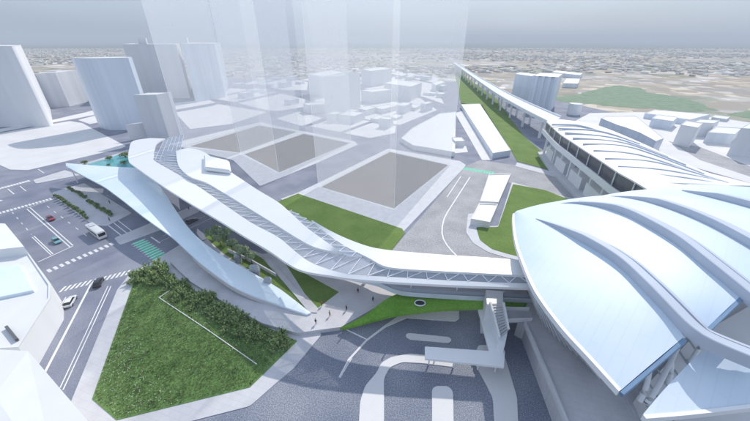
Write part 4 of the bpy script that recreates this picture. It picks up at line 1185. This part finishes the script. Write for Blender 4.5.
# ------------------------------------------------------------------ people
def skinned(name, verts, edges, radii, m, parent):
    me = bpy.data.meshes.new(name); me.from_pydata(verts, edges, [])
    o = bpy.data.objects.new(name, me); C.objects.link(o)
    md = o.modifiers.new('s', 'SKIN'); sb = o.modifiers.new('u', 'SUBSURF'); sb.levels = 1; sb.render_levels = 1
    for v, r_ in zip(me.skin_vertices[0].data, radii): v.radius = (r_, r_ * .85)
    me.skin_vertices[0].data[0].use_root = True
    dg = bpy.context.evaluated_depsgraph_get(); dg.update()
    fm = bpy.data.meshes.new_from_object(o.evaluated_get(dg))
    o.modifiers.clear(); o.data = fm
    fm.materials.clear(); fm.materials.append(m); shade(fm, 80)
    o.parent = parent
    return o
V = [(0, 0, .95), (0, 0, 1.15), (0, 0, 1.38), (0, 0, 1.5), (.01, 0, 1.62), (.015, 0, 1.70),
     (0, .17, 1.40), (-.08, .23, 1.14), (.08, .24, .92), (.12, .24, .84), (0, -.17, 1.40), (.06, -.23, 1.14), (.22, -.22, .95), (.27, -.21, .88),
     (0, .09, .90), (.16, .10, .50), (.10, .10, .08), (.24, .11, .04), (0, -.09, .90), (-.02, -.10, .50), (-.25, -.10, .12), (-.15, -.11, .04)]
Ed = [(0, 1), (1, 2), (2, 3), (3, 4), (4, 5), (2, 6), (6, 7), (7, 8), (8, 9), (2, 10), (10, 11), (11, 12), (12, 13), (0, 14), (14, 15), (15, 16), (16, 17), (0, 18), (18, 19), (19, 20), (20, 21)]
Rd = [.13, .12, .14, .055, .10, .075, .07, .05, .035, .03, .07, .05, .035, .03, .09, .062, .045, .04, .09, .062, .045, .04]
PROTO = {}
def make_person(label, loc, rz, top, leg, group):
    t = thing('person', label, 'person', (0, 0, 0), 0, group)
    ti, li = [0, 1, 2, 6, 7, 8, 10, 11, 12], [0, 14, 15, 16, 18, 19, 20]
    if not PROTO:
        PROTO['body'] = skinned('body', V, Ed, Rd, M['skin'], t).data
        for nm, ids, f, ad in (('jacket', ti, 1.18, .01), ('trousers', li, 1.2, .008)):
            rm = {k: i for i, k in enumerate(ids)}
            PROTO[nm] = skinned(nm, [V[i] for i in ids], [(rm[a], rm[b_]) for a, b_ in Ed if a in rm and b_ in rm], [Rd[i] * f + ad for i in ids], M['skin'], t).data
        for nm, c_ in (('jacket', top), ('trousers', leg)):
            PROTO[nm].materials.clear(); PROTO[nm].materials.append(mat('cloth', c_, .9))
    else:
        for nm, c_ in (('body', None), ('jacket', top), ('trousers', leg)):
            me = PROTO[nm]
            if c_: me = me.copy(); me.materials.clear(); me.materials.append(mat('cloth', c_, .9))
            o = bpy.data.objects.new(nm, me); C.objects.link(o); o.parent = t
    bm = NB(); bmesh.ops.create_icosphere(bm, subdivisions=2, radius=.115, matrix=Matrix.Translation((-.02, 0, 1.70)))
    for v in bm.verts:
        if v.co.z < 1.66: v.co.z = 1.66 + (v.co.z - 1.66) * .3
    link('hair', bm, M['hair'], t)
    t.location = loc; t.rotation_euler = (0, 0, rz)
    return t
ppl = [((346.5, 310), PZ, .4, (.03, .03, .04), (.02, .02, .03), 'person in black walking in the middle of the plaza'),
       ((373, 301.5), PZ, 2.0, (.05, .06, .10), (.03, .03, .04), 'person in dark blue walking beside the bright turf slope'),
       ((316, 324), PZ, 1.2, (.10, .10, .11), (.03, .03, .04), 'person in grey walking at the foot of the canopy'),
       ((330, 316), PZ, 3.6, (.30, .28, .26), (.04, .04, .05), 'person in a beige jacket near the ramp end'),
       ((358, 293), PZ, 5.0, (.05, .05, .06), (.05, .06, .09), 'person in dark clothes close to the bridge front'),
       ((322, 306), PZ, .9, (.35, .06, .05), (.03, .03, .04), 'person in a red jacket beside the triangular lawn'),
       ((233, 290), .13, 2.6, (.06, .06, .08), (.03, .03, .04), 'person in dark clothes on the walk under the canopy edge'),
       ((110, 203.5), .13, 1.0, (.04, .04, .05), (.03, .03, .04), 'person in black standing beyond the right island hedge'),
       ((110, 221), .13, 4.0, (.05, .05, .07), (.03, .03, .04), 'person in black at the lower corner of the traffic island'),
       ((189, 210), .13, .3, (.06, .06, .06), (.03, .03, .04), 'person in dark clothes on the island strip between canopy and bridge')]
for (x, y), z, rz, top, leg, lb in ppl:
    make_person(lb, at(x, y, z), rz, top, leg, 'people walking around the plaza')

# ------------------------------------------------------------------ far town
rng = random.Random(9)
bm = NB()
def free(x, y):
    if y < 640 and -620 < x < 330: return False
    p = y * .2
    if 130 < x < 330 and y < 700: return False
    if 165 < x < 560 and 280 < y < 720: return False          # field and sheds
    return True
k = 0
while k < 7500:
    y = 430 + (rng.random() ** 1.5) * 2650
    x = rng.uniform(-1.35, 1.35) * (y + 150)
    cl = math.sin(x * .006 + y * .003) + math.sin(y * .011 - x * .002)
    if not free(x, y) or rng.random() > .45 + .3 * cl: continue
    k += 1
    a = .45 + (math.pi / 2 if rng.random() < .5 else 0)
    w, d, h = rng.uniform(4, 16), rng.uniform(3.5, 8), rng.uniform(1.8, 3.6)
    if rng.random() < .05: w, d, h = w * 1.8, d * 2, h * 1.5
    u = Vector((math.cos(a), math.sin(a), 0)) * w / 2; v = Vector((-math.sin(a), math.cos(a), 0)) * d / 2
    c_ = Vector((x, y, 0))
    add_prism(bm, [c_ - u - v, c_ + u - v, c_ + u + v, c_ - u + v], -.3, h)
structure(link('far_town', bm, mat('town_roofs', (.46, .41, .35), .9, .3, .03, col2=(.70, .69, .67), detail=2), smooth=False), 'stuff')

# ------------------------------------------------------------------ air
bm = NB(); bmesh.ops.create_cube(bm, size=1)
for v in bm.verts: v.co = Vector((v.co.x * 28200, v.co.y * 14700 + 5250, -1.4 + (v.co.z + .5) * 156.4))
hzm = bpy.data.materials.new('air'); hzm.use_nodes = True
hn = hzm.node_tree.nodes; hn.clear()
pv = hn.new('ShaderNodeVolumePrincipled'); ho = hn.new('ShaderNodeOutputMaterial')
pv.inputs['Color'].default_value = (.80, .88, .98, 1)
pv.inputs['Density'].default_value = .00027
hzm.node_tree.links.new(pv.outputs[0], ho.inputs['Volume'])
structure(link('haze', bm, hzm, smooth=False), 'stuff')
